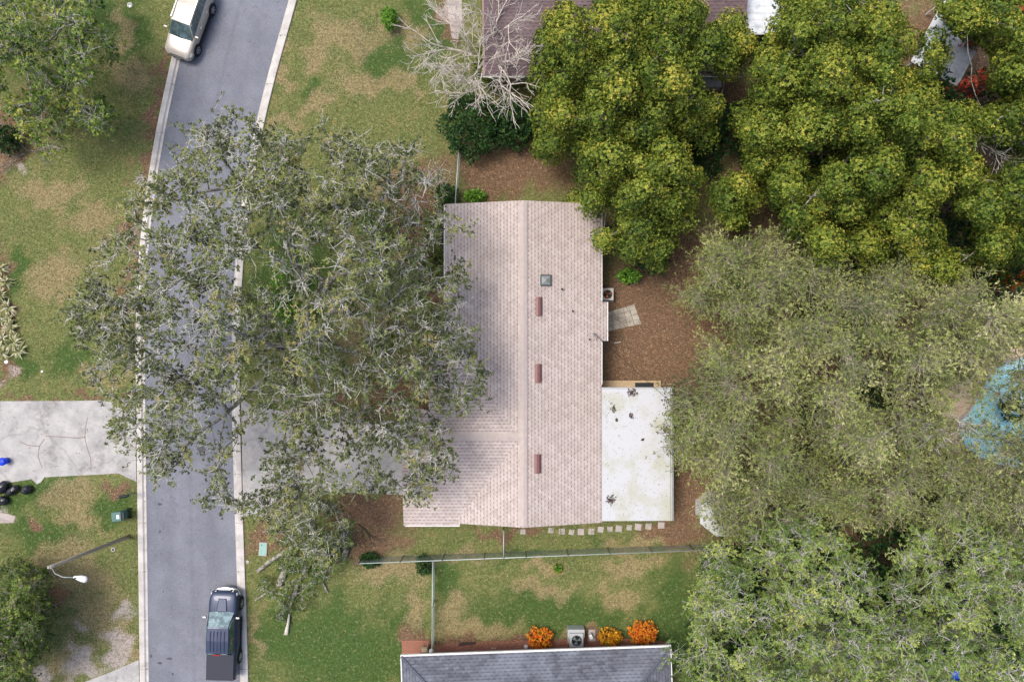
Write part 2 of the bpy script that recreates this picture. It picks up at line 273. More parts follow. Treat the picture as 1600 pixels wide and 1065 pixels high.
# ---------------------------------------------------------------- generic mesh builder
class MB:
    def __init__(s): s.v = []; s.f = []; s.uv = []; s.has_uv = False
    def add(s, vs, fs, uvs=None):
        o = len(s.v); s.v += [Vector(p) for p in vs]; s.f += [tuple(o + i for i in f) for f in fs]
        if uvs: s.has_uv = True
        s.uv += uvs if uvs else [None] * len(fs); return s
    def box(s, c, d, rz=0, rx=0, ry=0):
        from mathutils import Euler
        m = Euler((rx, ry, rz)).to_matrix(); vs = [Vector(c) + m @ Vector((x * d[0] / 2, y * d[1] / 2, z * d[2] / 2)) for z in (-1, 1) for x, y in ((-1, -1), (1, -1), (1, 1), (-1, 1))]
        return s.add(vs, [(3, 2, 1, 0), (4, 5, 6, 7), (0, 1, 5, 4), (1, 2, 6, 5), (2, 3, 7, 6), (3, 0, 4, 7)])
    def prism(s, poly, z0, z1):
        n = len(poly); vs = [(p[0], p[1], z0) for p in poly] + [(p[0], p[1], z1) for p in poly]
        return s.add(vs, [tuple(range(n - 1, -1, -1)), tuple(range(n, 2 * n))] + [(i, (i + 1) % n, n + (i + 1) % n, n + i) for i in range(n)])
    def tube(s, pts, r, k=8):
        pts = [Vector(p) for p in pts]; r = r if isinstance(r, (list, tuple)) else [r] * len(pts); o = []; up = Vector((0, 0, 1))
        for i, p in enumerate(pts):
            d = (pts[min(i + 1, len(pts) - 1)] - pts[max(i - 1, 0)]).normalized(); a = up if abs(d.z) < .9 else Vector((1, 0, 0)); u = d.cross(a).normalized(); w = d.cross(u)
            o += [p + (u * math.cos(2 * math.pi * j / k) + w * math.sin(2 * math.pi * j / k)) * r[i] for j in range(k)]
        n = len(pts); return s.add(o, [tuple(range(k))[::-1], tuple(range((n - 1) * k, n * k))] + [(i * k + j, i * k + (j + 1) % k, (i + 1) * k + (j + 1) % k, (i + 1) * k + j) for i in range(n - 1) for j in range(k)])
    def lathe(s, prof, c=(0, 0, 0), k=20, axis='z'):
        o = []
        for r_, h in prof:
            for j in range(k):
                a = 2 * math.pi * j / k; x, y = r_ * math.cos(a), r_ * math.sin(a)
                o.append(Vector(c) + (Vector((x, y, h)) if axis == 'z' else Vector((x, h, y)) if axis == 'y' else Vector((h, x, y))))
        n = len(prof); return s.add(o, [tuple(range(k))[::-1], tuple(range((n - 1) * k, n * k))] + [(i * k + j, i * k + (j + 1) % k, (i + 1) * k + (j + 1) % k, (i + 1) * k + j) for i in range(n - 1) for j in range(k)])
    def loft(s, rings, closed=False):
        k = len(rings[0]); o = [p for r_ in rings for p in r_]; n = len(rings); kk = k
        return s.add(o, [tuple(range(k))[::-1], tuple(range((n - 1) * k, n * k))] + [(i * k + j, i * k + (j + 1) % k, (i + 1) * k + (j + 1) % k, (i + 1) * k + j) for i in range(n - 1) for j in range(kk)])
    def slab(s, quad, th, udir=None):
        """a roof plane: polygon of 3d points, thickness downward, uv in metres down the slope / along the eave"""
        q = [Vector(p) for p in quad]; n = len(q); lo = [p - Vector((0, 0, th)) for p in q]
        nrm = Vector((0, 0, 0))
        for i in range(n): nrm += (q[i] - q[0]).cross(q[(i + 1) % n] - q[0])
        nrm.normalize(); nrm = -nrm if nrm.z < 0 else nrm
        down = Vector((nrm.x, nrm.y, 0)).normalized() if udir is None else Vector(udir); down = (down - nrm * down.dot(nrm)).normalized(); along = nrm.cross(down)
        uv = [(p.dot(down), p.dot(along)) for p in q]
        s.add(q + lo, [tuple(range(n)), tuple(range(2 * n - 1, n - 1, -1))] + [(i, n + i, n + (i + 1) % n, (i + 1) % n) for i in range(n)],
              [uv, uv[::-1]] + [[(0, 0)] * 4 for i in range(n)]); return s
    def build(s, name, mat, parent=None, local=False, smooth=False, bevel=0, subsurf=0):
        me = bpy.data.meshes.new(name); off = Vector((0, 0, 0)) if (local or parent is None) else wloc(parent)
        me.from_pydata([p - off for p in s.v], [], s.f); me.materials.append(mat if not isinstance(mat, str) else M[mat])
        if s.has_uv:
            ul = me.uv_layers.new(name='UVMap'); i = 0; flat = []
            for f, u in zip(s.f, s.uv): flat += (u if u else [(0, 0)] * len(f))
            for l, u in zip(ul.data, flat): l.uv = u
        me.update()
        if smooth: me.polygons.foreach_set('use_smooth', [True] * len(me.polygons))
        o = link(name, me, parent)
        if bevel: m = o.modifiers.new('bevel', 'BEVEL'); m.width = bevel; m.segments = 2; m.limit_method = 'ANGLE'
        if subsurf: m = o.modifiers.new('subsurf', 'SUBSURF'); m.levels = m.render_levels = subsurf
        return o
def copy_tree(o, parent=None):
    c = o.copy(); COL.objects.link(c); c.parent = parent
    for ch in list(o.children): copy_tree(ch, c)
    return c

# ---------------------------------------------------------------- road, kerbs, driveways
YL = [(-200, 350), (0, 302), (82, 284), (140, 270), (235, 251), (330, 237), (430, 227), (530, 225), (680, 227), (800, 228.5), (900, 230), (1065, 232), (1300, 236)]
YR = [(-200, 506), (0, 452), (75, 431), (140, 412), (195, 400), (260, 387), (340, 374), (450, 365), (530, 362), (650, 363), (820, 368), (900, 371), (1065, 376), (1300, 384)]
def edge(tab, y, off=0): return np.interp(y, [a for a, _ in tab], [b for _, b in tab]) + off
def smooth_edge(tab, y): return np.mean([edge(tab, y + d) for d in (-60, -30, 0, 30, 60)], axis=0)
yy = np.arange(-190, 1290, 12.0); el, er = smooth_edge(YL, yy), smooth_edge(YR, yy)
fr = np.linspace(0, 1, 29); rv = []; wear = []; stain = []
SP = [(315, 702, 7, 5), (265, 1028, 5, 2), (250, 787, 3.5, 2.5), (250, 1035, 4, 2), (250, 830, 2, 2), (270, 1052, 2, 2), (236, 1024, 2, 3)]
for y_, a, b in zip(yy, el, er):
    for f in fr:
        x = a + (b - a) * f; rv.append(P(x, y_, .012)); wear.append(max(0, 1 - abs(f - .5) / .018) * .5 + .5 * max(0, 1 - abs(f - .25) / .1) + .5 * max(0, 1 - abs(f - .74) / .1) + .35 * max(0, 1 - f / .05))
        stain.append(0)
rv = np.array(rv); n_ = len(fr); ii = (np.arange(len(yy) - 1)[:, None] * n_ + np.arange(n_ - 1)[None]).ravel()
tag(link('road', mesh_np('road', rv, np.stack([ii, ii + n_, ii + n_ + 1, ii + 1], 1), M['asphalt'], vattr={'wear': wear, 'stain': stain})), 'blue grey asphalt street curving between pale kerbs', kind='structure')
simple('tar_patch', (82, 80, 88), .8, var=.15)
for i, (cx, cy, a, b) in enumerate(SP):
    r_ = random.Random(i); pts = [P(cx + a * math.cos(k) * r_.uniform(.75, 1.15), cy + b * math.sin(k) * r_.uniform(.75, 1.15), 0) for k in np.linspace(0, 2 * math.pi, 14)[:-1]]
    MB().prism([(p.x, p.y) for p in pts][::-1], .014, .017).build('road_stain', 'tar_patch')['kind'] = 'structure'
def strip(name, e0, e1, zt, mat, label, ys_=yy):
    rings = []
    for y_, a, b in zip(ys_, e0, e1):
        pa, pb = P(a, y_), P(b, y_); w = pb - pa
        rings.append([pa + Vector((0, 0, -.05)), pa + Vector((0, 0, zt * .85)), pa + w * .08 + Vector((0, 0, zt)), pa + w * .6 + Vector((0, 0, zt)), pa + w * .75 + Vector((0, 0, .022)), pb + Vector((0, 0, .02)), pb + Vector((0, 0, -.05))])
    m = MB(); m.loft(rings); o = m.build(name, mat); return tag(o, label, kind='structure')
strip('kerb', el - 12.5, el + .6, .1, 'kerb', 'worn pale concrete kerb on the far side of the street')
strip('kerb', er + 12.5, er - .6, .1, 'kerb', 'pale concrete kerb in front of the pink roofed house')
simple('kerb_joint', (152, 142, 132), .9)
m = MB()
for y_ in range(-20, 1080, 76):
    for e, sg in ((el, -1), (er, 1)):
        a = np.interp(y_, yy, e); p, q = P(a + sg * 12, y_, 0), P(a + sg * 1, y_, 0); m.box(((p.x + q.x) / 2, p.y, .06), (abs(q.x - p.x), .025, .088))
m.build('kerb_joints', 'kerb_joint')['kind'] = 'structure'
def sheet(name, poly, z, mat, label, zb=-.03): return tag(MB().prism([(p.x, p.y) for p in (P(a, b) for a, b in poly)][::-1], zb, z).build(name, mat), label, kind='structure')
sheet('driveway', [(-160, 627), (120, 626), (160, 625), (205, 622), (212, 640), (213.5, 752), (200, 746), (186, 739), (150, 741), (70, 745), (64, 753), (58, 756), (50, 748), (0, 756), (-160, 760)], .03, 'driveway', 'cracked grey concrete driveway on the left')
sheet('driveway', [(377, 622), (392, 632), (405, 636), (436, 641), (470, 650), (540, 658), (650, 658), (650, 773), (560, 770), (500, 766), (450, 770), (405, 800), (380, 808)], .03, 'driveway', 'grey concrete driveway under the big oak up to the garage')
sheet('driveway', [(110, 1073), (165, 1052), (217, 1030), (219, 1100), (219, 1180), (110, 1180)], .03, 'driveway', 'corner of a pale concrete driveway at the bottom edge')
sheet('path', [(697, -60), (720, -60), (722, 30), (716, 62), (706, 60), (700, 20)], .02, 'stepping', 'pale path beside the brown roofed house')
sheet('path', [(-30, 800), (12, 802), (24, 806), (22, 816), (-30, 818)], .02, 'stepping', 'pinkish worn path at the left edge')
sheet('path', [(683, 1006), (780, 1000), (1000, 996), (1040, 1002), (1040, 1030), (683, 1036)], .015, 'mulch', 'strip of brown mulch along the slate roofed house')
sheet('path', [(628, 999), (671, 999), (671, 1030), (628, 1030)], .06, 'mulch', 'square bed of red brown mulch at the house corner')
# cracks of the left driveway as dark joints
m = MB(); simple('crack', (138, 124, 118), .95)
for pts in ([(137, 652), (134, 668), (133, 684), (137, 700), (142, 715), (143, 735)], [(72, 681), (95, 682), (125, 684), (134, 682)], [(32, 690), (44, 695), (62, 697), (70, 685)], [(62, 697), (60, 712), (66, 730)]):
    w = [P(a, b, 0) for a, b in pts]
    for a, b in zip(w[:-1], w[1:]):
        d = b - a; m.box(((a.x + b.x) / 2, (a.y + b.y) / 2, .026), (d.length + .02, .05, .012), math.atan2(d.y, d.x))
m.build('driveway_cracks', 'crack')['kind'] = 'structure'

# ---------------------------------------------------------------- vegetation generator
def tubes(p0, p1, r0, r1, k=4):
    d = p1 - p0; L = np.linalg.norm(d, axis=1, keepdims=True) + 1e-9; d = d / L; a = np.where(np.abs(d[:, 2:3]) > .9, np.array([[1., 0, 0]]), np.array([[0, 0, 1.]]))
    u = np.cross(d, a); u /= np.linalg.norm(u, axis=1, keepdims=True) + 1e-9; w = np.cross(d, u); an = 2 * np.pi * np.arange(k) / k
    ring = u[:, None] * np.cos(an)[None, :, None] + w[:, None] * np.sin(an)[None, :, None]
    v = np.concatenate([p0[:, None] + ring * r0[:, None, None], p1[:, None] + ring * r1[:, None, None]], 1); n = len(p0); j = np.arange(k); jn = (j + 1) % k
    f = np.stack([j, jn, jn + k, j + k], 1)[None] + (np.arange(n) * 2 * k)[:, None, None]
    return v.reshape(-1, 3), f.reshape(-1, 4)
def unit(v): return v / (np.linalg.norm(v, axis=1, keepdims=True) + 1e-9)
def leaves(pos, axis, nrm, L, Wd):
    """kite shaped leaves: base at pos, pointing along axis"""
    axis = unit(axis); side = unit(np.cross(axis, nrm)); up = np.cross(side, axis); L = L[:, None]; Wd = Wd[:, None]
    v = np.stack([pos, pos + axis * L * .45 + side * Wd * .5 + up * L * .06, pos + axis * L, pos + axis * L * .45 - side * Wd * .5 + up * L * .06], 1)
    return v.reshape(-1, 3), np.arange(len(pos) * 4).reshape(-1, 4)
def clump_points(blobs, spacing, holes, under=.35, rs=None, dome=1.0, gap=0, gc=34, gs=0, shrink=0):
    rs = rs or rng; BA = np.array(blobs, float); BA[:, 2] -= shrink; blobs = [tuple(b) for b in BA]; pts = []; cell = {}
    area = sum(math.pi * (b[2] * .03) ** 2 for b in blobs); tries = int(area / spacing ** 2 * 9)
    ar = np.array([b[2] ** 2 for b in blobs], float); pick = rs.choice(len(blobs), tries, p=ar / ar.sum())
    for b in pick:
        cx, cy, r_, zt, dr = blobs[b]; a = rs.uniform(0, 2 * math.pi); d = math.sqrt(rs.uniform(0, 1)); x, y = cx + r_ * d * math.cos(a), cy + r_ * d * math.sin(a)
        if gap and vnoise(np.float64(x + gs * 997), np.float64(y + gs * 331), gc) < gap: continue
        low = rs.uniform() < under; z = float(np.max(BA[:, 3] - BA[:, 4] * dome * ((BA[:, 0] - x) ** 2 + (BA[:, 1] - y) ** 2) / BA[:, 2] ** 2)) + rs.normal(0, .42) - (rs.uniform(.8, 2.4) if low else 0); z = max(z, .4)
        if any(((x - hx) / hrx) ** 2 + ((y - hy) / hry) ** 2 < 1 and rs.uniform() < pr for hx, hy, hrx, hry, pr in holes): continue
        p = P(x, y, z); k = (int(p.x // spacing), int(p.y // spacing), int(p.z // spacing)); ok = True
        for i in (-1, 0, 1):
            for j in (-1, 0, 1):
                for l in (-1, 0, 1):
                    for q in cell.get((k[0] + i, k[1] + j, k[2] + l), ()):
                        if (q - p).length < spacing: ok = False
        if ok: cell.setdefault(k, []).append(p); pts.append(p)
    return np.array([tuple(p) for p in pts])
def skeleton(base, crotch_h, targets, tip=.02, expo=2.2, rmax=.5, seg=.7, lean=(0, 0), nlimb=7, wob=.12, rs=None):
    rs = rs or rng; base = np.array(base, float); cr = base + np.array([lean[0], lean[1], crotch_h]); N = [base, base * .6 + cr * .4 + np.append(rs.normal(0, .05, 2), 0), cr]; par = [-1, 0, 1]; pl = [0, 0, 0]
    def grow(j, t, arch):
        p0 = N[j]; d = np.linalg.norm(t - p0); n = max(1, int(d / seg)); mid = (p0 + t) / 2 + np.array([0, 0, arch * d]) + rs.normal(0, wob * d, 3) * np.array([1, 1, .5]); last = j
        for i in range(1, n + 1):
            f = i / n; q = (1 - f) ** 2 * p0 + 2 * f * (1 - f) * mid + f * f * t + (rs.normal(0, .05, 3) if i < n else 0)
            N.append(q); par.append(last); pl.append(pl[last] + np.linalg.norm(q - N[last])); last = len(N) - 1
        return last
    T = targets; rem = list(range(len(T))); ends = []
    first = []                                                 # a few main limbs spread round the crotch
    if nlimb and len(T) > nlimb * 2:
        dist = np.full(len(T), 1e9); i = int(np.argmax(np.linalg.norm(T - cr, axis=1)))
        for _ in range(nlimb): first.append(i); dist = np.minimum(dist, np.linalg.norm(T - T[i], axis=1)); i = int(np.argmax(dist * (np.linalg.norm(T - cr, axis=1) * .5 + 1)))
        for i in first: ends.append(grow(2, T[i], .08))
    order = [i for i in np.argsort(np.linalg.norm(T - cr, axis=1)) if i not in first]
    for i in order:
        A = np.array(N[2:]); c = np.linalg.norm(A - T[i], axis=1) + .12 * np.array(pl[2:]) + np.where(A[:, 2] > T[i][2] + .6, 1.5, 0); ends.append(grow(int(np.argmin(c)) + 2, T[i], .04))
    ki = list(first) + list(order); ED = np.zeros((len(T), 3))
    for k_, e_ in zip(ki, ends): ED[k_] = N[e_] - N[par[e_]]
    N = np.array(N); par = np.array(par); acc = np.zeros(len(N))
    for i in range(len(N) - 1, 0, -1):
        if acc[i] == 0: acc[i] = tip ** expo
        acc[par[i]] += acc[i]
    rad = np.minimum(acc ** (1 / expo), rmax); rad[0] = rad[1] * 1.35
    i = np.arange(1, len(N)); p0, p1 = N[par[i]], N[i]; ra = np.minimum(rad[par[i]], rad[i] * 1.35); ra[0] = rad[0]
    return p0, p1 + (p1 - p0) * .04, ra, rad[i], unit(ED)
def tree(name, label, base, crotch, blobs, leafm, bark, twigm, spacing=.8, clump=.55, ntw=10, twl=.75, twr=.012, nlf=11, ll=.13, lw=.06, holes=(), under=.35, tip=.022, rmax=.45, up=.35, style='twig',
         nlimb=7, tone=(.45, .16), lean=(0, 0), group=None, cat='tree', seed=1, dens=1.0, bare=0, bvar=.0, align=.6, dome=1.0, gap=0, gc=34, shrink=0, flat=.55):
    rs = np.random.default_rng(seed); b = P(*base); rt = root(name, label, cat, b, group); C = clump_points(blobs, spacing, holes, under, rs, dome, gap, gc, seed, shrink); n = len(C)
    p0, p1, ra, rb, ed = skeleton(b, crotch, C, tip, 2.2, rmax, lean=lean, nlimb=nlimb, rs=rs); v, f = tubes(p0, p1, ra, rb, 7 if rmax > .2 else 5)
    if style == 'twig': npobj('trunk', v, f, M[bark], rt, smooth=True)
    tv, tf = v, f; ct = rs.normal(tone[0], tone[1], n); cr_ = np.clip(rs.normal(1, .3, n), .5, 1.6) * clump
    if style == 'twig':
        nt_ = n * ntw; ci = np.repeat(np.arange(n), ntw); d = rs.normal(0, 1, (nt_, 3)); d[:, 2] = d[:, 2] * flat + up; d = unit(d); o = C[ci] - ed[ci] * rs.uniform(0, .8, (nt_, 1)) * twl + rs.normal(0, .04, (nt_, 3)); d = unit(d + ed[ci] * .35); L = rs.uniform(.5, 1.2, nt_)[:, None] * twl * (cr_ / clump)[ci][:, None]
        a = o + d * L * .35 + rs.normal(0, .05, (nt_, 3)); b2 = o + d * L * .7 + rs.normal(0, .12 * twl / .6, (nt_, 3)); c = o + d * L + rs.normal(0, .17 * twl / .6, (nt_, 3)) + np.array([0, 0, -.03])
        sd = a + unit(rs.normal(0, 1, (nt_, 3))) * twl * .4
        w = np.full(nt_, twr); ps = np.concatenate([o, a, b2, a]); pe = np.concatenate([a, b2, c, sd]); r0 = np.concatenate([w * 1.5, w * 1.1, w * .8, w * .8]); r1 = np.concatenate([w * 1.1, w * .8, w * .4, w * .35])
        v, f = tubes(ps, pe, r0, r1, 3); npobj('twigs', v, f, M[twigm], rt)
        cb = np.clip(rs.normal(bare, bvar, n), 0, 1); keep = rs.uniform(0, 1, nt_) > cb[ci]; q = int(nlf * dens); ti = np.repeat(np.arange(nt_)[keep], q); m_ = len(ti)
        node = np.array([.42, .7, .95])[np.tile(np.arange(q) % 3, keep.sum())]; u = (node + rs.normal(0, .03, m_))[:, None]
        pos = np.where(u < .5, a[ti] + (b2 - a)[ti] * (u / .5), b2[ti] + (c - b2)[ti] * (u - .5) / .5); s2 = (node == .42)[:, None]; pos = np.where(s2, sd[ti], pos) + rs.normal(0, .025, (m_, 3))
        ax = d[ti] * align + rs.normal(0, .62, (m_, 3)) * np.array([1, 1, .6]); nr = rs.normal(0, .45, (m_, 3)) + np.array([0, 0, 1.]); l_ = rs.uniform(.65, 1.35, m_)
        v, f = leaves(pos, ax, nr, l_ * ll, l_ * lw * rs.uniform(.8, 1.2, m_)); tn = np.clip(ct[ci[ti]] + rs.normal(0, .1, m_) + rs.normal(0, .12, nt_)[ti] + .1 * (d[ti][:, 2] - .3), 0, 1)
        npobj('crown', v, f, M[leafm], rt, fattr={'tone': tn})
    else:                                                       # rosettes on lumpy little domes
        nr_ = (ntw * dens * (cr_ / clump) ** 2).astype(int); ci = np.repeat(np.arange(n), nr_); m_ = len(ci); d = rs.normal(0, 1, (m_, 3)); d[:, 2] = np.abs(d[:, 2]) * 1.0 - .25; d = unit(d)
        c0 = C[ci] + d * cr_[ci][:, None] * np.array([1, 1, .8]) * rs.uniform(.55, 1.15, m_)[:, None]
        k = rs.uniform(0, 1, m_) < .012; v, f = tubes(C[ci][k], c0[k], np.full(k.sum(), twr * 1.3), np.full(k.sum(), twr * .5), 4); npobj('trunk', np.concatenate([tv, v]), np.concatenate([tf, f + len(tv)]), M[bark], rt, smooth=True)
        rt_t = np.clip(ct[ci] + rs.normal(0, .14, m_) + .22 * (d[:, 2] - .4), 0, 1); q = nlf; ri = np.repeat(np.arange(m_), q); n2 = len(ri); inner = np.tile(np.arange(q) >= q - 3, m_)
        w = rs.normal(0, 1, (n2, 3)); w = unit(w - d[ri] * np.sum(w * d[ri], axis=1, keepdims=True)); ax = np.where(inner[:, None], d[ri] * 1.1 + w * .6, w + d[ri] * .25); l_ = rs.uniform(.7, 1.25, n2) * np.where(inner, .62, 1)
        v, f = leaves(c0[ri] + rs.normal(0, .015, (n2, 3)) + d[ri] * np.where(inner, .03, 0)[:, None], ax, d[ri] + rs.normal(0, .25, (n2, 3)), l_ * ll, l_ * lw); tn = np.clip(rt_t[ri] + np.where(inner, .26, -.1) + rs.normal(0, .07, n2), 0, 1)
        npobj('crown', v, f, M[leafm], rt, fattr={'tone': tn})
    return rt
def shrub(name, label, px, py, rpx, h, leafm, n=350, ll=.12, lw=.06, seed=1, cat='shrub', group=None, ell=1.0, tone=(.5, .22), stems=6, z0=0, bladey=False):
    rs = np.random.default_rng(seed); b = P(px, py, h * .7); b.z = 0; rt = root(name, label, cat, b + Vector((0, 0, z0)), group); r_ = rpx * .04 * (H - h) / H; d = rs.normal(0, 1, (n, 3)); d[:, 2] = np.abs(d[:, 2]); d = unit(d)
    lump = 1 + .18 * np.sin(d[:, 0] * 7 + seed) * np.cos(d[:, 1] * 6 + seed * 2)
    c0 = np.array(b) + np.array([0, 0, z0 + h * .25]) + d * np.array([r_, r_ * ell, h * .75]) * (rs.uniform(.35, 1, n) ** .4 * lump)[:, None]
    k = rs.choice(n, min(n, stems * 8), replace=False); st = np.tile(np.array(b) + np.array([0, 0, z0]), (len(k), 1)) + rs.normal(0, .04, (len(k), 3)) * np.array([1, 1, 0]); v, f = tubes(st, c0[k], np.full(len(k), .012 + .008 * min(h, 2)), np.full(len(k), .005), 4); npobj('stems', v, f, M['bark_dark'], rt)
    q = 5; ri = np.repeat(np.arange(n), q); m_ = len(ri); ax = d[ri] + rs.normal(0, .9, (m_, 3)); l_ = rs.uniform(.6, 1.3, m_); v, f = leaves(c0[ri], ax, d[ri] + rs.normal(0, .4, (m_, 3)) + np.array([0, 0, .5]), l_ * ll, l_ * lw)
    npobj('foliage', v, f, M[leafm], rt, fattr={'tone': np.clip(rs.normal(tone[0], tone[1], n)[ri] + rs.normal(0, .1, m_), 0, 1)}); return rt

# ---------------------------------------------------------------- the trees
OAK = dict(leafm='leaf_live_oak', bark='bark_oak', twigm='twig_pale')
tree('oak_tree', 'huge sparse live oak with pale lichened twigs leaning over the street', (502, 535), 2.6,
     [(365, 270, 92, 11.5, 2), (330, 360, 95, 12.5, 2), (230, 320, 45, 10.5, 2), (215, 430, 75, 11, 2), (160, 500, 58, 10.5, 2), (215, 560, 75, 10.5, 2), (225, 650, 50, 9.5, 2), (255, 705, 42, 8.5, 1.5), (290, 620, 60, 10, 2), (330, 480, 90, 13, 2), (450, 300, 90, 12, 2), (400, 400, 90, 13.5, 2), (560, 270, 62, 11, 2), (630, 290, 62, 10, 2), (520, 215, 32, 9, 1.5), (640, 380, 62, 10, 2), (540, 400, 85, 12.5, 2),
      (500, 490, 80, 13, 2), (630, 480, 72, 10.5, 2), (690, 530, 45, 9.5, 2), (700, 590, 58, 9, 2), (610, 580, 75, 10.5, 2), (500, 590, 75, 11.5, 2), (380, 560, 60, 11.5, 2), (440, 690, 70, 9, 2), (530, 700, 72, 9, 2), (630, 690, 62, 8.5, 2), (670, 650, 38, 8.5, 1.5), (690, 720, 22, 8, 1), (652, 762, 20, 7.5, 1), (600, 740, 30, 8, 1), (380, 740, 55, 8, 1.5), (340, 770, 30, 7.5, 1), (470, 770, 62, 7, 1.5), (500, 825, 48, 5.5, 1.5), (440, 800, 40, 6, 1), (708, 355, 17, 8, .6), (710, 432, 17, 8, .6), (700, 490, 24, 8.5, .6)],
     spacing=.8, clump=.5, ntw=10, twl=.66, twr=.014, nlf=24, ll=.115, lw=.066, gap=.29, gc=30, under=.35, tip=.023, rmax=.5, tone=(.44, .2), seed=11, nlimb=12, bare=.16, bvar=.34,
     holes=[(305, 400, 18, 26, .95), (292, 455, 16, 14, .8), (400, 590, 30, 26, .95), (455, 395, 22, 30, .8), (500, 395, 16, 30, .8), (450, 470, 30, 30, .7), (290, 520, 22, 20, .7), (330, 500, 20, 16, .6), (425, 650, 24, 18, .9), (560, 672, 24, 12, .9), (600, 620, 26, 18, .6), (325, 660, 26, 34, .85), (330, 720, 12, 40, .9), (205, 500, 10, 24, .8), (660, 330, 24, 20, .5), (690, 390, 14, 20, .9), (690, 470, 8, 12, .9), (480, 360, 16, 18, .6), (510, 735, 18, 12, .8), (245, 300, 14, 16, .8), (600, 650, 20, 8, .8), (445, 560, 12, 14, .6), (470, 430, 46, 36, .45), (500, 520, 40, 30, .55), (640, 330, 46, 30, .35), (660, 430, 40, 50, .35), (590, 620, 60, 30, .4)], **OAK)
tree('oak_tree', 'green leafy tree with thin branches in the top left corner', (70, 110), 1.8,
     [(30, 40, 70, 7, 2), (90, 30, 60, 7, 2), (130, 70, 50, 6, 2), (40, 110, 70, 7, 2), (110, 120, 60, 6.5, 2), (140, 120, 34, 5, 1), (60, 170, 42, 5, 1.5), (150, 180, 34, 4.5, 1.5), (70, 215, 24, 4, 1), (-30, 80, 60, 7, 2), (150, 30, 32, 5.5, 1)],
     leafm='leaf_green', bark='bark_oak', twigm='twig_pale', spacing=1.0, ntw=11, twl=.68, twr=.01, nlf=14, ll=.18, lw=.1, seed=21, rmax=.25, nlimb=7, under=.3, dome=1.6, gap=.36, gc=36, tone=(.56, .2), holes=[(190, 110, 20, 20, .9), (30, 180, 26, 12, .7), (100, 160, 16, 12, .6)])
tree('oak_tree', 'dark olive leafy tree in the bottom left corner', (10, 980), 1.4, [(20, 930, 50, 4.5, 1.5), (30, 985, 48, 5, 1.5), (0, 1040, 52, 5, 1.5), (-40, 980, 50, 5, 1.5), (60, 960, 26, 3.5, 1), (50, 900, 20, 3, 1)],
     leafm='leaf_green', bark='bark_oak', twigm='twig_olive', spacing=.55, ntw=11, twl=.45, twr=.009, nlf=12, ll=.12, lw=.07, seed=22, rmax=.18, tone=(.36, .18), nlimb=5, dome=1.5)
CA = dict(leafm='leaf_camphor', bark='bark_oak', twigm='twig_pale', style='rosette', ntw=125, nlf=10, ll=.11, lw=.072, twr=.012, clump=.56, spacing=.8, under=.3, tone=(.43, .12), gap=.2, gc=36, shrink=5, rmax=.4, nlimb=9)
tree('camphor_tree', 'dense yellow green tree over the corner of the pink roof', (985, 165), 2.4,
     [(900, 60, 55, 10, 3), (960, 40, 62, 10.5, 3), (1050, 40, 60, 10, 3), (1110, 80, 48, 9, 3), (885, 120, 48, 9, 3), (880, 180, 45, 8.5, 3), (960, 120, 62, 11, 3), (1040, 110, 62, 11, 3), (930, 190, 50, 9.5, 2.5), (1075, 160, 48, 9, 3), (1010, 190, 45, 9.5, 2), (1090, 195, 25, 7.5, 2),
      (950, 250, 52, 9.5, 3), (1020, 250, 52, 10, 3), (1065, 285, 38, 8.5, 2.5), (1000, 300, 50, 9.5, 3), (920, 310, 26, 7, 2), (950, 375, 26, 6.5, 2), (1000, 360, 42, 8.5, 2.5), (1050, 330, 32, 8, 2.5), (860, 225, 26, 7, 2), (1030, 390, 30, 7, 2), (1145, 60, 30, 8, 2)],
     seed=31, dome=1.7, holes=[(1005, 180, 20, 12, .8), (985, 158, 14, 8, .8), (930, 165, 12, 8, .8), (895, 262, 10, 8, .5), (1120, 130, 12, 12, .9), (940, 340, 14, 10, .8), (1190, 20, 38, 44, .95), (1140, 230, 20, 40, .8)], **CA)
tree('camphor_tree', 'small round yellow green tree between the two big crowns', (1148, 330), 1.6, [(1150, 310, 30, 6.5, 1.5), (1150, 340, 18, 5.5, 1)], seed=32, **{**CA, 'nlimb': 4, 'rmax': .15, 'spacing': .7, 'gap': 0})
tree('camphor_tree', 'widest yellow green tree in the upper right', (1330, 230), 2.6,
     [(1240, 40, 58, 10.5, 3), (1310, 30, 58, 11, 3), (1370, 40, 44, 10, 3), (1225, 120, 55, 10.5, 3), (1300, 110, 62, 11.5, 3), (1380, 100, 55, 11, 3), (1440, 90, 40, 10, 3), (1200, 200, 48, 9.5, 3), (1270, 190, 60, 11, 3), (1350, 180, 62, 12, 3), (1430, 190, 58, 11.5, 3), (1490, 210, 48, 10.5, 3),
      (1240, 280, 46, 9.5, 3), (1310, 300, 52, 10, 3), (1370, 260, 52, 11, 3), (1450, 270, 46, 10, 3), (1290, 370, 42, 8.5, 2.5), (1350, 380, 38, 8.5, 2.5), (1420, 340, 50, 9.5, 3), (1440, 395, 34, 8, 2.5), (1250, 340, 30, 8.5, 2), (1195, 250, 30, 8, 2)],
     seed=33, dome=1.7, holes=[(1190, 20, 34, 40, .95), (1150, 180, 20, 60, .7), (1300, 235, 22, 16, .9), (1230, 180, 14, 24, .7), (1400, 60, 16, 20, .7), (1395, 290, 20, 8, .8), (1350, 210, 12, 10, .6), (1475, 112, 12, 10, .8), (1380, 360, 30, 10, .7), (1165, 250, 14, 14, .8), (1308, 345, 9, 8, .7), (1440, 250, 12, 16, .5)], **CA)
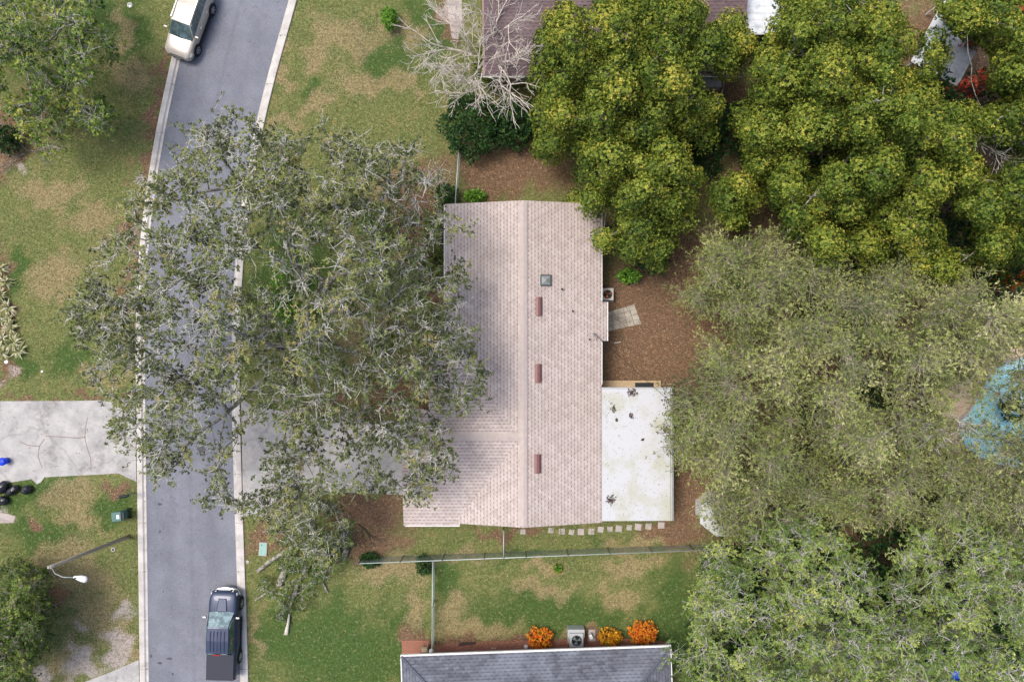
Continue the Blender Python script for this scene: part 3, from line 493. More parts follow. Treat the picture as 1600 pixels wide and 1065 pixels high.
tree('camphor_tree', 'yellow green tree cut off by the right edge', (1570, 260), 2.4,
     [(1560, 30, 48, 9.5, 3), (1620, 60, 60, 10, 3), (1510, 20, 40, 9, 3), (1580, 110, 42, 9, 3), (1620, 190, 60, 10.5, 3), (1560, 200, 36, 9, 3), (1540, 320, 46, 9.5, 3), (1600, 300, 50, 10, 3), (1560, 380, 44, 8.5, 3), (1620, 380, 44, 9, 3), (1510, 275, 28, 9, 2), (1490, 410, 32, 7, 2)],
     seed=34, dome=1.7, holes=[(1530, 128, 24, 12, .95), (1562, 36, 14, 12, .9), (1492, 60, 12, 30, .5), (1590, 240, 18, 14, .8), (1560, 150, 26, 8, .7)], **CA)
OL = dict(leafm='leaf_olive', bark='bark_oak', twigm='twig_olive', spacing=1.12, ntw=44, twl=1.05, twr=.0095, nlf=13, ll=.14, lw=.052, under=.18, dome=2.2, align=.9, tone=(.5, .14), gap=.38, gc=46, rmax=.32, nlimb=8, up=.5, tip=.017)
PH = [(1520, 655, 15, 12, .7), (1512, 694, 14, 10, .75), (1562, 588, 13, 8, .7), (1595, 615, 8, 26, .8), (1545, 690, 10, 9, .7), (1482, 648, 8, 9, .7)]
tree('feathery_tree', 'grey olive feathery tree nearest the camphor tree', (1150, 430), 2.2, [(1105, 400, 30, 6.5, 2), (1150, 400, 48, 8, 2), (1110, 450, 50, 7.5, 2), (1170, 470, 55, 8.5, 2), (1230, 400, 40, 8, 2), (1210, 450, 50, 9, 2)], seed=41, group=None, holes=[(1140, 500, 20, 12, .7)], **OL)
tree('feathery_tree', 'olive feathery tree reaching over the white porch roof', (1130, 640), 2.2, [(1100, 640, 48, 7.5, 2), (1150, 600, 55, 8.5, 2), (1090, 690, 40, 7, 2), (1150, 680, 55, 8.5, 2), (1130, 560, 36, 7.5, 2), (1200, 570, 50, 9, 2), (1130, 740, 42, 7.5, 2), (1200, 640, 50, 9.5, 2), (1075, 655, 26, 6.5, 1.5), (1120, 790, 22, 5.5, 1), (1150, 815, 24, 6, 1)], seed=42, tone=(0.46, .15), holes=[(1200, 610, 22, 14, .7), (1110, 720, 14, 9, .7), (1115, 605, 16, 10, .6)], **{k: v for k, v in OL.items() if k != 'tone'})
tree('feathery_tree', 'tall feathery tree in the middle of the right side thicket', (1290, 540), 2.6, [(1280, 440, 50, 8, 2), (1340, 470, 55, 9, 2), (1260, 520, 55, 9.5, 2), (1320, 560, 60, 10, 2), (1240, 590, 45, 9.5, 2), (1390, 430, 45, 8, 2), (1390, 520, 50, 9.5, 2), (1300, 640, 55, 10, 2)], seed=43, tone=(0.56, .15), holes=[(1380, 560, 12, 30, .9), (1345, 505, 14, 14, .8), (1265, 635, 20, 18, .9), (1310, 590, 16, 9, .6), (1375, 470, 18, 10, .7)], **{k: v for k, v in OL.items() if k != 'tone'})
tree('feathery_tree', 'feathery tree above the pale shed roof', (1210, 760), 2.2, [(1170, 760, 30, 7.5, 1.5), (1220, 720, 50, 9, 2), (1250, 690, 45, 9.5, 2), (1210, 790, 45, 8.5, 2), (1165, 795, 34, 6.5, 1.2), (1270, 770, 48, 9, 2), (1180, 810, 26, 6.5, 1)], seed=44, tone=(0.44, .15), holes=[(1258, 720, 12, 22, .9), (1116, 808, 24, 20, .6), (1265, 800, 10, 14, .8)], **{k: v for k, v in OL.items() if k != 'tone'})
tree('feathery_tree', 'feathery tree beside the pool on its near left', (1420, 650), 2.4, [(1420, 590, 48, 9.5, 2), (1350, 690, 45, 10, 2), (1420, 670, 40, 9.5, 2), (1460, 560, 45, 9, 2), (1470, 630, 30, 8, 2), (1400, 760, 55, 9.5, 2), (1340, 770, 50, 9.5, 2), (1460, 740, 45, 9, 2)], seed=45, tone=(0.5, .15), holes=PH + [(1385, 690, 10, 30, .85), (1430, 710, 26, 10, .85), (1450, 790, 18, 16, .85), (1445, 820, 14, 20, .8), (1370, 600, 12, 20, .8)], **{k: v for k, v in OL.items() if k != 'tone'})
tree('feathery_tree', 'pale feathery tree at the right edge above the pool', (1540, 500), 2.4, [(1500, 480, 50, 9, 2), (1560, 500, 55, 10, 2), (1610, 520, 50, 10, 2), (1520, 540, 44, 9, 2), (1450, 490, 40, 8.5, 2), (1600, 580, 36, 9, 1.5), (1570, 640, 22, 8.5, 1.5)], seed=46, holes=PH, **{**OL, 'tone': (.58, .18)})
tree('feathery_tree', 'feathery tree at the right edge below the pool', (1560, 780), 2.4, [(1560, 720, 36, 9, 2), (1610, 720, 45, 9.5, 2), (1520, 760, 48, 9.5, 2), (1580, 790, 52, 10, 2), (1490, 800, 45, 9.5, 2), (1460, 830, 26, 8.5, 1.5)], seed=47, tone=(0.42, .15), holes=PH + [(1440, 800, 16, 16, .8)], **{k: v for k, v in OL.items() if k != 'tone'})
tree('feathery_tree', 'thin feathery tree with branches spread over the pool water', (1615, 680), 2.4, [(1550, 640, 34, 8.5, 1.5), (1580, 690, 34, 9, 1.5), (1565, 600, 26, 8.5, 1.5), (1530, 620, 20, 7.5, 1), (1540, 690, 22, 7.5, 1), (1605, 640, 26, 9, 1.5), (1500, 670, 14, 7, 1)], seed=48, holes=PH, **{**OL, 'spacing': 1.25, 'gap': .28, 'gc': 26, 'ntw': 15, 'twl': .85, 'under': 0, 'nlimb': 5, 'rmax': .2})
BO = dict(leafm='leaf_bright_oak', bark='bark_oak', twigm='twig_pale', spacing=.9, ntw=16, twl=.7, twr=.0105, nlf=26, ll=.115, lw=.056, under=.3, dome=1.7, gap=.3, gc=40, bare=.05, bvar=.15, tone=(.47, .17), rmax=.38, nlimb=10, tip=.02, up=.4)
tree('oak_tree', 'bright green oak overhanging the corner of the slate roof', (1180, 1000), 2.4, [(1130, 890, 40, 8, 2), (1190, 860, 40, 8.5, 2), (1120, 950, 36, 8, 2), (1180, 930, 58, 9.5, 2), (1118, 1010, 38, 8, 2), (1170, 1010, 55, 9, 2), (1074, 1040, 20, 6.5, 1.5), (1125, 1070, 46, 8.5, 2), (1200, 1070, 50, 9.5, 2), (1047, 1024, 9, 6, .5), (1090, 985, 16, 7, 1), (1095, 930, 18, 7, 1)], seed=51, **{**BO, 'gap': .2})
tree('oak_tree', 'bright green oak with pale crooked limbs at the bottom centre right', (1300, 940), 2.6, [(1250, 850, 48, 9.5, 2), (1290, 870, 40, 9.5, 2), (1250, 930, 55, 10, 2), (1320, 920, 52, 10, 2), (1270, 1000, 58, 10.5, 2), (1340, 990, 55, 10.5, 2), (1250, 1060, 50, 10, 2), (1330, 1070, 55, 10.5, 2)], seed=52, holes=[(1275, 895, 10, 8, .8), (1385, 880, 18, 12, .9), (1315, 880, 14, 10, .8), (1215, 945, 18, 10, .7)], **BO)
tree('oak_tree', 'bright green oak with pale crooked limbs in the bottom right corner', (1480, 950), 2.6, [(1440, 860, 45, 9.5, 2), (1500, 860, 48, 10, 2), (1550, 870, 34, 9.5, 2), (1430, 930, 45, 9.5, 2), (1490, 940, 50, 10.5, 2), (1560, 950, 55, 10.5, 2), (1410, 1010, 50, 10, 2), (1480, 1020, 55, 10.5, 2), (1570, 1040, 60, 10.5, 2), (1620, 980, 50, 10, 2), (1410, 1070, 45, 9.5, 2)], seed=53, holes=[(1450, 930, 14, 12, .8), (1512, 925, 12, 14, .9), (1420, 850, 22, 10, .8), (1498, 1056, 10, 8, .95), (1440, 900, 16, 7, .7)], **BO)
tree('oak_tree', 'dark green oak standing at the right edge behind the feathery trees', (1590, 850), 2.2, [(1590, 850, 40, 8, 2), (1630, 820, 50, 8.5, 2), (1570, 890, 30, 7.5, 1.5)], seed=54, **{**BO, 'leafm': 'leaf_green', 'nlimb': 4, 'tone': (.3, .15)})

# dark understorey shrubs below the thicket
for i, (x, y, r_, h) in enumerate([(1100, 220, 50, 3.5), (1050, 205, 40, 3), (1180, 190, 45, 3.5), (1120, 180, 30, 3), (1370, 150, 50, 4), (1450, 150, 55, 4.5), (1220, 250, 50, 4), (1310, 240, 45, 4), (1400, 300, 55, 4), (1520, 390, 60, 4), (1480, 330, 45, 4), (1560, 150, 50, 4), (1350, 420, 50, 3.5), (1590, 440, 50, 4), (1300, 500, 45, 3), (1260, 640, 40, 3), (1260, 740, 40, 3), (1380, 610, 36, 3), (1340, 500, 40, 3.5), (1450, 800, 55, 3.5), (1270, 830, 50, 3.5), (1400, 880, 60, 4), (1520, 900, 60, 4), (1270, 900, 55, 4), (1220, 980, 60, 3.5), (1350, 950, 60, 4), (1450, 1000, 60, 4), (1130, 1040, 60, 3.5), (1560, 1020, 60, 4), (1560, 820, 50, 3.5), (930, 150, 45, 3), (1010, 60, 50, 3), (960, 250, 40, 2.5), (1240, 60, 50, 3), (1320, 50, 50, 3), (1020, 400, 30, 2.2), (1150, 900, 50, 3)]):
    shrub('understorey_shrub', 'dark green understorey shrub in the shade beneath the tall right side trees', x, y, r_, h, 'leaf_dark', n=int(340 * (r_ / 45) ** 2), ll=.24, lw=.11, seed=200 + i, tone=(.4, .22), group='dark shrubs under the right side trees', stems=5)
# big dark shrubs below the bare tree and others
SH = [('dark_shrub', 'large dark green shrub under the bare white tree', 735, 190, 52, 3.2, 'leaf_dark', 1500, .17, .08, 1.0), ('dark_shrub', 'dark green shrub against the gutter right of the bare tree', 800, 185, 42, 3, 'leaf_dark', 1000, .19, .09, 1.0),
      ('dark_shrub', 'mid green shrub close to the brown roof behind the bare twigs', 765, 95, 26, 2.6, 'leaf_green', 600, .16, .07, 1.3), ('dark_shrub', 'small dark round shrub by the north fence end', 697, 303, 19, 1.3, 'leaf_dark', 420, .12, .06, 1.0),
      ('leafy_shrub', 'bright green low plant between fence and pink roof', 742, 306, 17, .7, 'leaf_vivid', 200, .14, .07, .6), ('leafy_shrub', 'vivid green bush alone on the north lawn', 608, 26, 13, 1.4, 'leaf_vivid', 300, .14, .06, 1.2),
      ('hedge_shrub', 'green shrub at the house wall beside the second roof lobe', 678, 405, 22, 1.5, 'leaf_green', 420, .12, .06, 1.6), ('hedge_shrub', 'green shrub at the house wall beside brown litter', 676, 355, 18, 1.3, 'leaf_green', 320, .12, .06, 1.3),
      ('leafy_shrub', 'vivid green bushy plant beneath the oak beside its trunk', 452, 455, 40, 1.3, 'leaf_vivid', 800, .13, .06, 1.5), ('leafy_shrub', 'green plant under the upper part of the oak', 585, 350, 32, 1.2, 'leaf_vivid', 500, .13, .06, 1.2),
      ('leafy_shrub', 'dark green weeds at the fence end beside the sawn logs', 577, 876, 15, .7, 'leaf_dark', 340, .13, .06, .8), ('leafy_shrub', 'green weeds climbing the corner of the wire fence', 662, 884, 13, .8, 'leaf_dark', 260, .12, .06, 1.2),
      ('leafy_shrub', 'tiny green plant in a round edged bed on the back lawn', 872, 888, 6.5, .45, 'leaf_vivid', 90, .1, .05, 1.0), ('leafy_shrub', 'bright green leafy plant beside the AC unit tree', 985, 430, 18, 1.4, 'leaf_vivid', 220, .16, .07, .6),
      ('dark_shrub', 'black green shrub at the left edge below the leafy tree', 4, 215, 18, 1.6, 'leaf_dark', 420, .15, .07, 1.3), ('dark_shrub', 'tall dark shrub against the trees right of the pool', 1600, 640, 16, 3, 'leaf_dark', 200, .2, .1, 1.3),
      ('croton_shrub', 'orange croton bush left of the AC unit', 844, 1000, 19.5, 1.0, 'leaf_croton', 420, .13, .06, .85), ('croton_shrub', 'yellowest croton bush right of the AC unit', 955, 997, 18, .9, 'leaf_croton_yellow', 330, .13, .06, .8), ('croton_shrub', 'largest red orange croton bush near the roof corner', 1006, 992, 22, 1.1, 'leaf_croton', 520, .13, .06, .8),
      ('flowering_shrub', 'bright red flowering plant in a gap of the right side trees', 1530, 127, 30, 6.5, 'leaf_red', 190, .18, .06, .4), ('flowering_shrub', 'smaller dark red plant near the top right corner', 1562, 38, 15, 7.5, 'leaf_red', 240, .18, .07, .9), ('flowering_shrub', 'rusty red plant between the trees at the right edge', 1590, 435, 12, 4, 'leaf_croton', 150, .18, .08, 1.3)]
for i, (nm, lb, x, y, r_, h, lm, n, a, b, e) in enumerate(SH): shrub(nm, lb, x, y, r_, h, lm, n, a, b, seed=300 + i, ell=e, cat='plant' if 'leafy' in nm else 'shrub')
MB().lathe([(.26, 0), (.3, .06), (.3, .1), (.24, .1), (.22, .03)], P(872, 888, 0), 20).build('bed_edging', 'terracotta', smooth=True); tag(bpy.data.objects['bed_edging'], 'brown ring edging around the tiny plant on the back lawn', 'edging')
# strappy plants along the left edge
for i, (x, y, r_) in enumerate([(4, 420, 13), (12, 440, 12), (4, 462, 14), (16, 480, 14), (4, 500, 14), (20, 512, 14), (6, 530, 13), (24, 535, 16), (33, 548, 15), (6, 552, 12), (16, 500, 12)]):
    rs = np.random.default_rng(400 + i); b = P(x, y, 0); rt = root('agave_plant', 'strappy grey green plant with dry blades in the row at the left edge', 'plant', b, 'strappy plants at the left edge'); n = 46
    a = rs.uniform(0, 2 * math.pi, n); el_ = rs.uniform(.15, 1.1, n); L = rs.uniform(.6, 1.15, n) * r_ * .05; d = np.stack([np.cos(a) * np.cos(el_), np.sin(a) * np.cos(el_), np.sin(el_)], 1); base_ = np.array(b) + np.array([0, 0, .1]); mid = base_ + d * L[:, None] * .55; w = np.stack([-np.sin(a), np.cos(a), 0 * a], 1) * .035; tip_ = mid + d * L[:, None] * .4 - np.array([0, 0, 1]) * L[:, None] * .25
    v = np.stack([np.tile(base_, (n, 1)) - w * .7, np.tile(base_, (n, 1)) + w * .7, mid + w, mid - w], 1).reshape(-1, 3); v2 = np.stack([mid - w, mid + w, tip_ + w * .15, tip_ - w * .15], 1).reshape(-1, 3)
    npobj('leaf_rosette', np.concatenate([v, v2]), np.arange(8 * n).reshape(-1, 4), M['leaf_blade'], rt, fattr={'tone': np.tile(rs.uniform(0, 1, n), 2)}); MB().lathe([(.09, 0), (.11, .08), (.05, .2)], b, 8).build('stem', 'bark_dark', rt)

# bare trees: recursive branching
def bare_tree(name, label, base, h0, spread, seed, mat, depth=5, lean=(0, 0), r0=.13, n0=7, l0=2.2, cat='tree', flat=.5, z0=0):
    rs = random.Random(seed); seg = []
    def grow(p, d, L, r_, k):
        q = p
        for i in range(3):
            d2 = (d + Vector((rs.gauss(0, .14), rs.gauss(0, .14), rs.gauss(0, .1)))).normalized(); n_ = q + d2 * L / 3; seg.append((q, n_, r_ * (1 - .2 * i / 3), r_ * (1 - .2 * (i + 1) / 3))); q = n_; d = d2
            if k > 0 and i < 2 and rs.random() < .8: s_ = (d + Vector((rs.gauss(0, .6), rs.gauss(0, .6), rs.gauss(.05, .35)))).normalized(); grow(q, s_, L * rs.uniform(.45, .75), r_ * .5, k - 1)
        if k > 0:
            for _ in range(2): s_ = (d + Vector((rs.gauss(0, .42), rs.gauss(0, .42), rs.gauss(.03, .25)))).normalized(); grow(q, s_, L * rs.uniform(.6, .85), r_ * .66, k - 1)
    b = P(*base) + Vector((0, 0, z0)); rt = root(name, label, cat, b); c = b + Vector((lean[0], lean[1], h0)); 
    if h0 > .05: seg.append((b, c, r0 * 1.5, r0 * 1.1))
    for i in range(n0):
        a = 2 * math.pi * (i + rs.uniform(-.3, .3)) / n0; grow(c, Vector((math.cos(a) * spread, math.sin(a) * spread, flat * rs.uniform(.5, 1.4))).normalized(), l0 * rs.uniform(.7, 1.15), r0 * rs.uniform(.5, .8), depth - 1)
    A = [np.array([tuple(s[i]) for s in seg]) for i in (0, 1)]; v, f = tubes(A[0], A[1], np.maximum(.011, np.array([s[2] for s in seg])), np.maximum(.009, np.array([s[3] for s in seg])), 5)
    npobj('branches' if h0 > .05 else 'dead_twigs', v, f, M[mat], rt, smooth=True); return rt
bare_tree('bare_tree', 'leafless white branched tree at the corner of the brown roof', (756, 112), 1.5, .8, 5, 'bark_white', 5, r0=.085, n0=9, l0=2.1, flat=.8)
bare_tree('dead_tree', 'leafless tree poking from the dark gap in the upper right trees', (1445, 262), 5.5, .6, 6, 'twig_pale', 4, r0=.07, n0=4, l0=1.2, flat=1)
bare_tree('dead_tree', 'leafless pale snag at the right edge beside the camphor crown', (1578, 235), 6.5, .7, 8, 'twig_pale', 4, r0=.07, n0=4, l0=1.1, flat=.9)
bare_tree('dead_tree', 'leafless grey snag in the middle of the feathery thicket', (1375, 640), 5, .8, 9, 'twig_pale', 4, r0=.08, n0=5, l0=1.3, flat=.8)
bare_tree('dead_branch', 'fallen grey dead branch on the ground below the corner tree', (44, 236), .0, 1, 12, 'bark_oak', 4, r0=.045, n0=3, l0=.9, flat=.08, cat='branch', z0=.06)

# ---------------------------------------------------------------- felled oak limbs and logs
def log(label, pts, r0, r1, group=None, mat='bark_oak', cat='log'):
    b = P(*pts[0][:2], 0); rt = root('log', label, cat, b, group); q = [P(x, y, z) for x, y, z in pts]; n = len(q); m = MB().tube(q, [r0 + (r1 - r0) * i / (n - 1) for i in range(n)], 9); m.build('bark', mat, rt, smooth=False)
    for p, d, r_ in ((q[0], q[0] - q[1], r0), (q[-1], q[-1] - q[-2], r1)):
        d.normalize(); MB().tube([p, p + d * .012], r_ * .9, 9).build('cut_face', 'cut_wood', rt)
    return rt
log('long mossy log pointing at the kerb with a pale sawn end', [(402, 892, .14), (425, 874, .2), (448, 860, .3), (472, 845, .45)], .11, .17)
log('thick pink brown log with a sawn stub end on the grass', [(436, 914, .2), (443, 895, .24), (449, 882, .28)], .2, .18)
log('curved heavy trunk section with a round orange sawn face', [(537, 871, .3), (541, 858, .3), (536, 846, .3), (524, 838, .32)], .17, .2)
log('thin log on the left of the pile beside the kerb lawn', [(399, 937, .08), (410, 930, .09), (420, 924, .1)], .06, .045)
log('forked thin log lying to the right of the leafy pile', [(512, 925, .07), (507, 915, .1), (501, 904, .14)], .075, .05)
log('grey log standing up inside the leafy pile', [(474, 895, .25), (480, 884, .4), (486, 872, .55)], .13, .1)
log('short grey log beneath the leafy pile', [(461, 930, .15), (463, 918, .2), (466, 906, .3)], .12, .1)
log('lichen covered log lowest in the pile', [(454, 945, .12), (457, 935, .16), (460, 925, .22)], .08, .09)
log('split white log end resting on the dark lawn', [(447, 990, .1), (450, 975, .16), (452, 958, .22)], .13, .05, mat='bark_white')
log('small stick log near the round sawn face', [(512, 878, .2), (520, 873, .24), (522, 868, .28)], .035, .03)
for lb, base, bl, sd in (('leafy felled oak branch nearest the driveway', (505, 868), [(490, 850, 36, 1.6, .8), (525, 850, 28, 1.2, .6), (465, 855, 24, 1.2, .6)], 61),
                         ('leafy felled oak branch in the middle of the log pile', (480, 900), [(470, 885, 34, 1.3, .8), (500, 885, 26, 1.1, .6), (455, 892, 18, .9, .5)], 62),
                         ('leafy felled oak branch spread over the dark lawn', (455, 930), [(440, 930, 16, .7, .4), (442, 955, 14, .6, .3), (415, 915, 14, .5, .3), (468, 945, 10, .5, .3), (485, 918, 12, .6, .3)], 63)):
    tree('felled_branch', lb, base, .15, bl, leafm='leaf_green', bark='bark_oak', twigm='twig_pale', spacing=.55, clump=.3, ntw=7, twl=.42, twr=.008, nlf=12, ll=.11, lw=.06, under=.2, tip=.012, rmax=.09, up=.15, seed=sd, nlimb=4, cat='branch', tone=(.36, .16))
bare_tree('dead_branch', 'dark dead branch on the brown litter right of the pile', (560, 818), 0, 1, 14, 'bark_dark', 3, r0=.05, n0=2, l0=1.0, flat=.1, cat='branch', z0=.06)

# ---------------------------------------------------------------- houses
def window(parent, c, w, h, axis, sgn, name='window'):
    m = MB(); d = .06
    def bx(u0, u1, z0, z1, t_, o): 
        cu, cz = (u0 + u1) / 2, (z0 + z1) / 2; return ((c[0] + sgn * o, c[1] + cu, c[2] + cz), (t_, u1 - u0, z1 - z0)) if axis == 'x' else ((c[0] + cu, c[1] + sgn * o, c[2] + cz), (u1 - u0, t_, z1 - z0))
    for a in ((-w / 2, w / 2, -h / 2, -h / 2 + .07), (-w / 2, w / 2, h / 2 - .07, h / 2), (-w / 2, -w / 2 + .07, -h / 2 + .07, h / 2 - .07), (w / 2 - .07, w / 2, -h / 2 + .07, h / 2 - .07)): m.box(*bx(*a, .08, .03))
    m.box(*bx(-w / 2 + .07, w / 2 - .07, -.02, .02, .06, .03)); o = m.build(name, 'white_paint', parent); MB().box(*bx(-w / 2 + .07, w / 2 - .07, -h / 2 + .07, h / 2 - .07, .02, .012)).build('pane', 'glass_window', o); return o
zr, ze = 3.70, 2.55; XR, XW, XE = .66, -3.96, 5.28; YN, YS = 8.06, -10.7
hm = root('house', 'single storey house with a pale pink shingle roof and a garage wing', 'house', (XR, -1.3, 0))
w_ = MB(); w_.add([(XW + .5, YS + .45, 0), (XE - .5, YS + .45, 0), (XE - .5, YS + .45, 2.4), (XR, YS + .45, 3.4), (XW + .5, YS + .45, 2.4)] + [(XW + .5, YN - .45, 0), (XE - .5, YN - .45, 0), (XE - .5, YN - .45, 2.4), (XR, YN - .45, 3.4), (XW + .5, YN - .45, 2.4)], [(0, 1, 2, 3, 4), (9, 8, 7, 6, 5), (0, 5, 6, 1), (1, 6, 7, 2), (2, 7, 8, 3), (3, 8, 9, 4), (4, 9, 5, 0)])
w_.build('wall', 'stucco', hm)
WX, WXS, WYN, WYS, WYM, WYR, wze, wzr = -6.37, -4.83, -.5, -10.85, -3.94, -5.53, 2.68, 3.66
w2 = MB(); w2.add([(WX + .4, WYS + .5, 0), (WX + .4, WYM - .4, 0), (WX + .4, WYM - .4, 2.6), (WX + .4, WYR, 3.4), (WX + .4, WYS + .5, 2.5), (XW + .45, WYS + .5, 0), (XW + .45, WYM - .4, 0), (XW + .45, WYM - .4, 2.6), (XW + .45, WYR, 3.4), (XW + .45, WYS + .5, 2.5)], [(0, 1, 2, 3, 4)[::-1], (5, 6, 7, 8, 9), (0, 1, 6, 5), (1, 2, 7, 6), (2, 3, 8, 7), (3, 4, 9, 8), (4, 0, 5, 9)]); w2.build('garage_wall', 'stucco', hm)
gd = MB(); gx_ = WX + .4
for i in range(4): gd.box((gx_ - .03, -7.4, .27 + i * .53), (.05, 4.6, .5))
gd.build('garage_door', 'white_paint', hm)
MB().box((gx_ - .02, -7.4, 2.2), (.07, 4.8, .1)).box((gx_ - .02, -9.78, 1.1), (.07, .1, 2.12)).box((gx_ - .02, -5.02, 1.1), (.07, .1, 2.12)).build('garage_door_frame', 'trim_grey', hm)
def slope_main(x): return zr - abs(x - XR) * (zr - ze) / (XR - XW)
rf = MB(); rf.slab([(XR, YN, zr), (XR, YS, zr), (XW, YS, ze), (XW, YN, ze)][::-1], .14).slab([(XR, YN, zr), (XE, YN, ze), (XE, YS, ze), (XR, YS, zr)][::-1], .14)
roof = rf.build('roof', 'shingle_pink', hm)
EX = 5.62; ez = slope_main(XE) - (EX - XE) * (zr - ze) / (XR - XW)
MB().slab([(XE - .3, 2.3, slope_main(XE - .3) + .006), (EX, 2.3, ez + .006), (EX, .0, ez + .006), (XE - .3, .0, slope_main(XE - .3) + .006)][::-1], .12).build('eave_extension', 'shingle_pink', roof)
kN = (wzr - wze) / (WYR - WYS); xi = XR - .2
wr = MB(); wr.slab([(WX, WYR, wzr), (WX, WYS, wze), (-3.1, WYS, wze), (xi, WYR, wzr)], .14)
kn = (wzr - wze) / (WYN - WYR); zm = wzr - kn * (WYM - WYR)
wr.slab([(WX, WYM, zm), (WX, WYR, wzr), (xi, WYR, wzr), (-3.05, WYN, wze), (WXS, WYN, wze), (WXS, WYM, zm)], .14)
wr.build('garage_roof', 'shingle_pink', hm)
rc = MB()
for i in range(90):
    y = YS + .1 + i * (YN - YS - .2) / 90; 
    for sx in (-1, 1): rc.box((XR + sx * .1, y + .1, zr + .012 - .0 + (i % 2) * .004), (.21, .2, .02), ry=sx * .24)
rc.build('ridge_cap', 'ridge_pink', hm)
rc = MB()
for i in range(32):
    x = WX + .1 + i * (XR - .25 - WX) / 32
    for sy in (-1, 1): rc.box((x + .1, WYR + sy * .1, wzr + .014 + (i % 2) * .004), (.2, .21, .02), rx=-sy * .19)
rc.build('garage_ridge_cap', 'ridge_pink', hm)
MB().box((XW - .03, 3.8, ze - .1), (.06, 8.4, .2)).build('fascia', 'white_paint', hm)
MB().box((XE + .025, 5.2, ze - .1), (.05, 5.7, .17)).box((EX + .03, 1.15, ez - .08), (.06, 2.3, .14)).box((XE + .025, -1.3, ze - .1), (.05, 2.5, .17)).build('gutter', 'white_paint', hm)
MB().box((WX + 1.7, WYS - .02, wze - .08), (3.2, .05, .16)).box((WX - .02, -7.4, wze + .0), (.04, .3, .16)).build('garage_fascia', 'white_paint', hm)
for y, w in ((6.2, 1.4), (3.6, 1.2), (.9, 1.6)): window(hm, (XW + .5, y, 1.45), w, 1.1, 'x', -1)
for y, w in ((6.4, 1.2), (3.9, .9)): window(hm, (XE - .5, y, 1.5), w, 1.1, 'x', 1)
window(hm, (-1.8, YS + .45, 1.5), 1.3, 1.1, 'y', -1); window(hm, (2.8, YS + .45, 1.5), 1.3, 1.1, 'y', -1); window(hm, (2.8, YN - .45, 1.5), 1.4, 1.1, 'y', 1)
d_ = MB().box((XW + .48, -2.0, 1.03), (.05, .95, 2.06)).build('front_door', 'terracotta', hm); MB().lathe([(.0, 0), (.035, 0), (.04, -.04), (.0, -.07)], (XW + .44, -2.35, 1.0), 10, 'x').build('door_handle', 'chrome', d_)
def on_main(px, py, dz=0):
    x = 0; z = 3.3
    for _ in range(5): p = P(px, py, z); z = slope_main(p.x)
    return Vector((p.x, p.y, z + dz))
ang = math.atan((zr - ze) / (XR - XW))
for i, (px, py) in enumerate([(842, 478.5), (841, 583), (840, 724)]):          # ridge-side vents
    p = on_main(px, py); m = MB(); L = 1.08; ww = .2
    prof = [(-ww, 0), (-ww, .1), (-ww * .3, .17), (ww * .4, .17), (ww, .08), (ww, 0)]; rings = [[p + Vector((a * math.cos(ang), y, b - a * math.sin(ang))) for a, b in prof] for y in (-L / 2, L / 2)]
    v_ = m.loft(rings).build('roof_vent', 'vent_metal', hm, bevel=.01); MB().box(p + Vector((.13, 0, .14)), (.012, L + .02, .02), ry=ang).build('flashing', 'vent_metal', v_)
p = on_main(853, 438); m = MB(); m.box(p + Vector((0, 0, .05)), (.66, .66, .12), ry=ang); tv = m.build('exhaust_vent', 'lead_grey', hm, bevel=.02)
q = p + Vector((0, 0, .11)); a = .25; MB().add([q + Vector((x * a, y * a, -x * a * math.tan(ang))) for x, y in ((-1, -1), (1, -1), (1, 1), (-1, 1))] + [q + Vector((0, 0, .16))], [(0, 1, 4), (1, 2, 4), (2, 3, 4), (3, 0, 4), (3, 2, 1, 0)]).build('vent_cap', 'trim_grey', tv)
for px, py, r_ in ((878, 452, .055), (894.5, 486, .05), (921, 530, .05)):
    p = on_main(px, py); v_ = MB().lathe([(r_, -.1), (r_, .22), (r_ * .8, .23), (r_ * .75, .12)], p, 12).build('vent_pipe', 'dark_plastic', hm, smooth=True); MB().box(p + Vector((0, 0, .012)), (.28, .28, .02), ry=ang).build('pipe_flashing', 'ridge_pink', v_)
# service mast and its drop wires
p = on_main(926, 521); ms = MB().tube([p + Vector((0, 0, -.4)), p + Vector((0, 0, .5)), p + Vector((.04, 0, .56)), p + Vector((.1, 0, .53))], .03, 8).build('service_mast', 'galvanised', hm)
MB().tube([p + Vector((.1, 0, .53)), p + Vector((.3, -.3, .3)), p + Vector((.25, -.45, .15)), p + Vector((.05, .0, .2)), p + Vector((.4, -.25, .12))], .012, 5).build('service_loop', 'cable_black', ms)
a_, b_ = p + Vector((.08, -.02, .5)), P(1062, 645, 7.2); n = 20
b_ = Vector((19.5, -13.0, 6.6))
m = MB(); m.tube([a_.lerp(b_, i / n) - Vector((0, 0, 4 * .7 * (i / n) * (1 - i / n))) for i in range(n + 1)], .014, 5); tag(m.build('power_cable', 'cable_black'), 'thin power cable running from the pink roof over the white porch', 'cable')
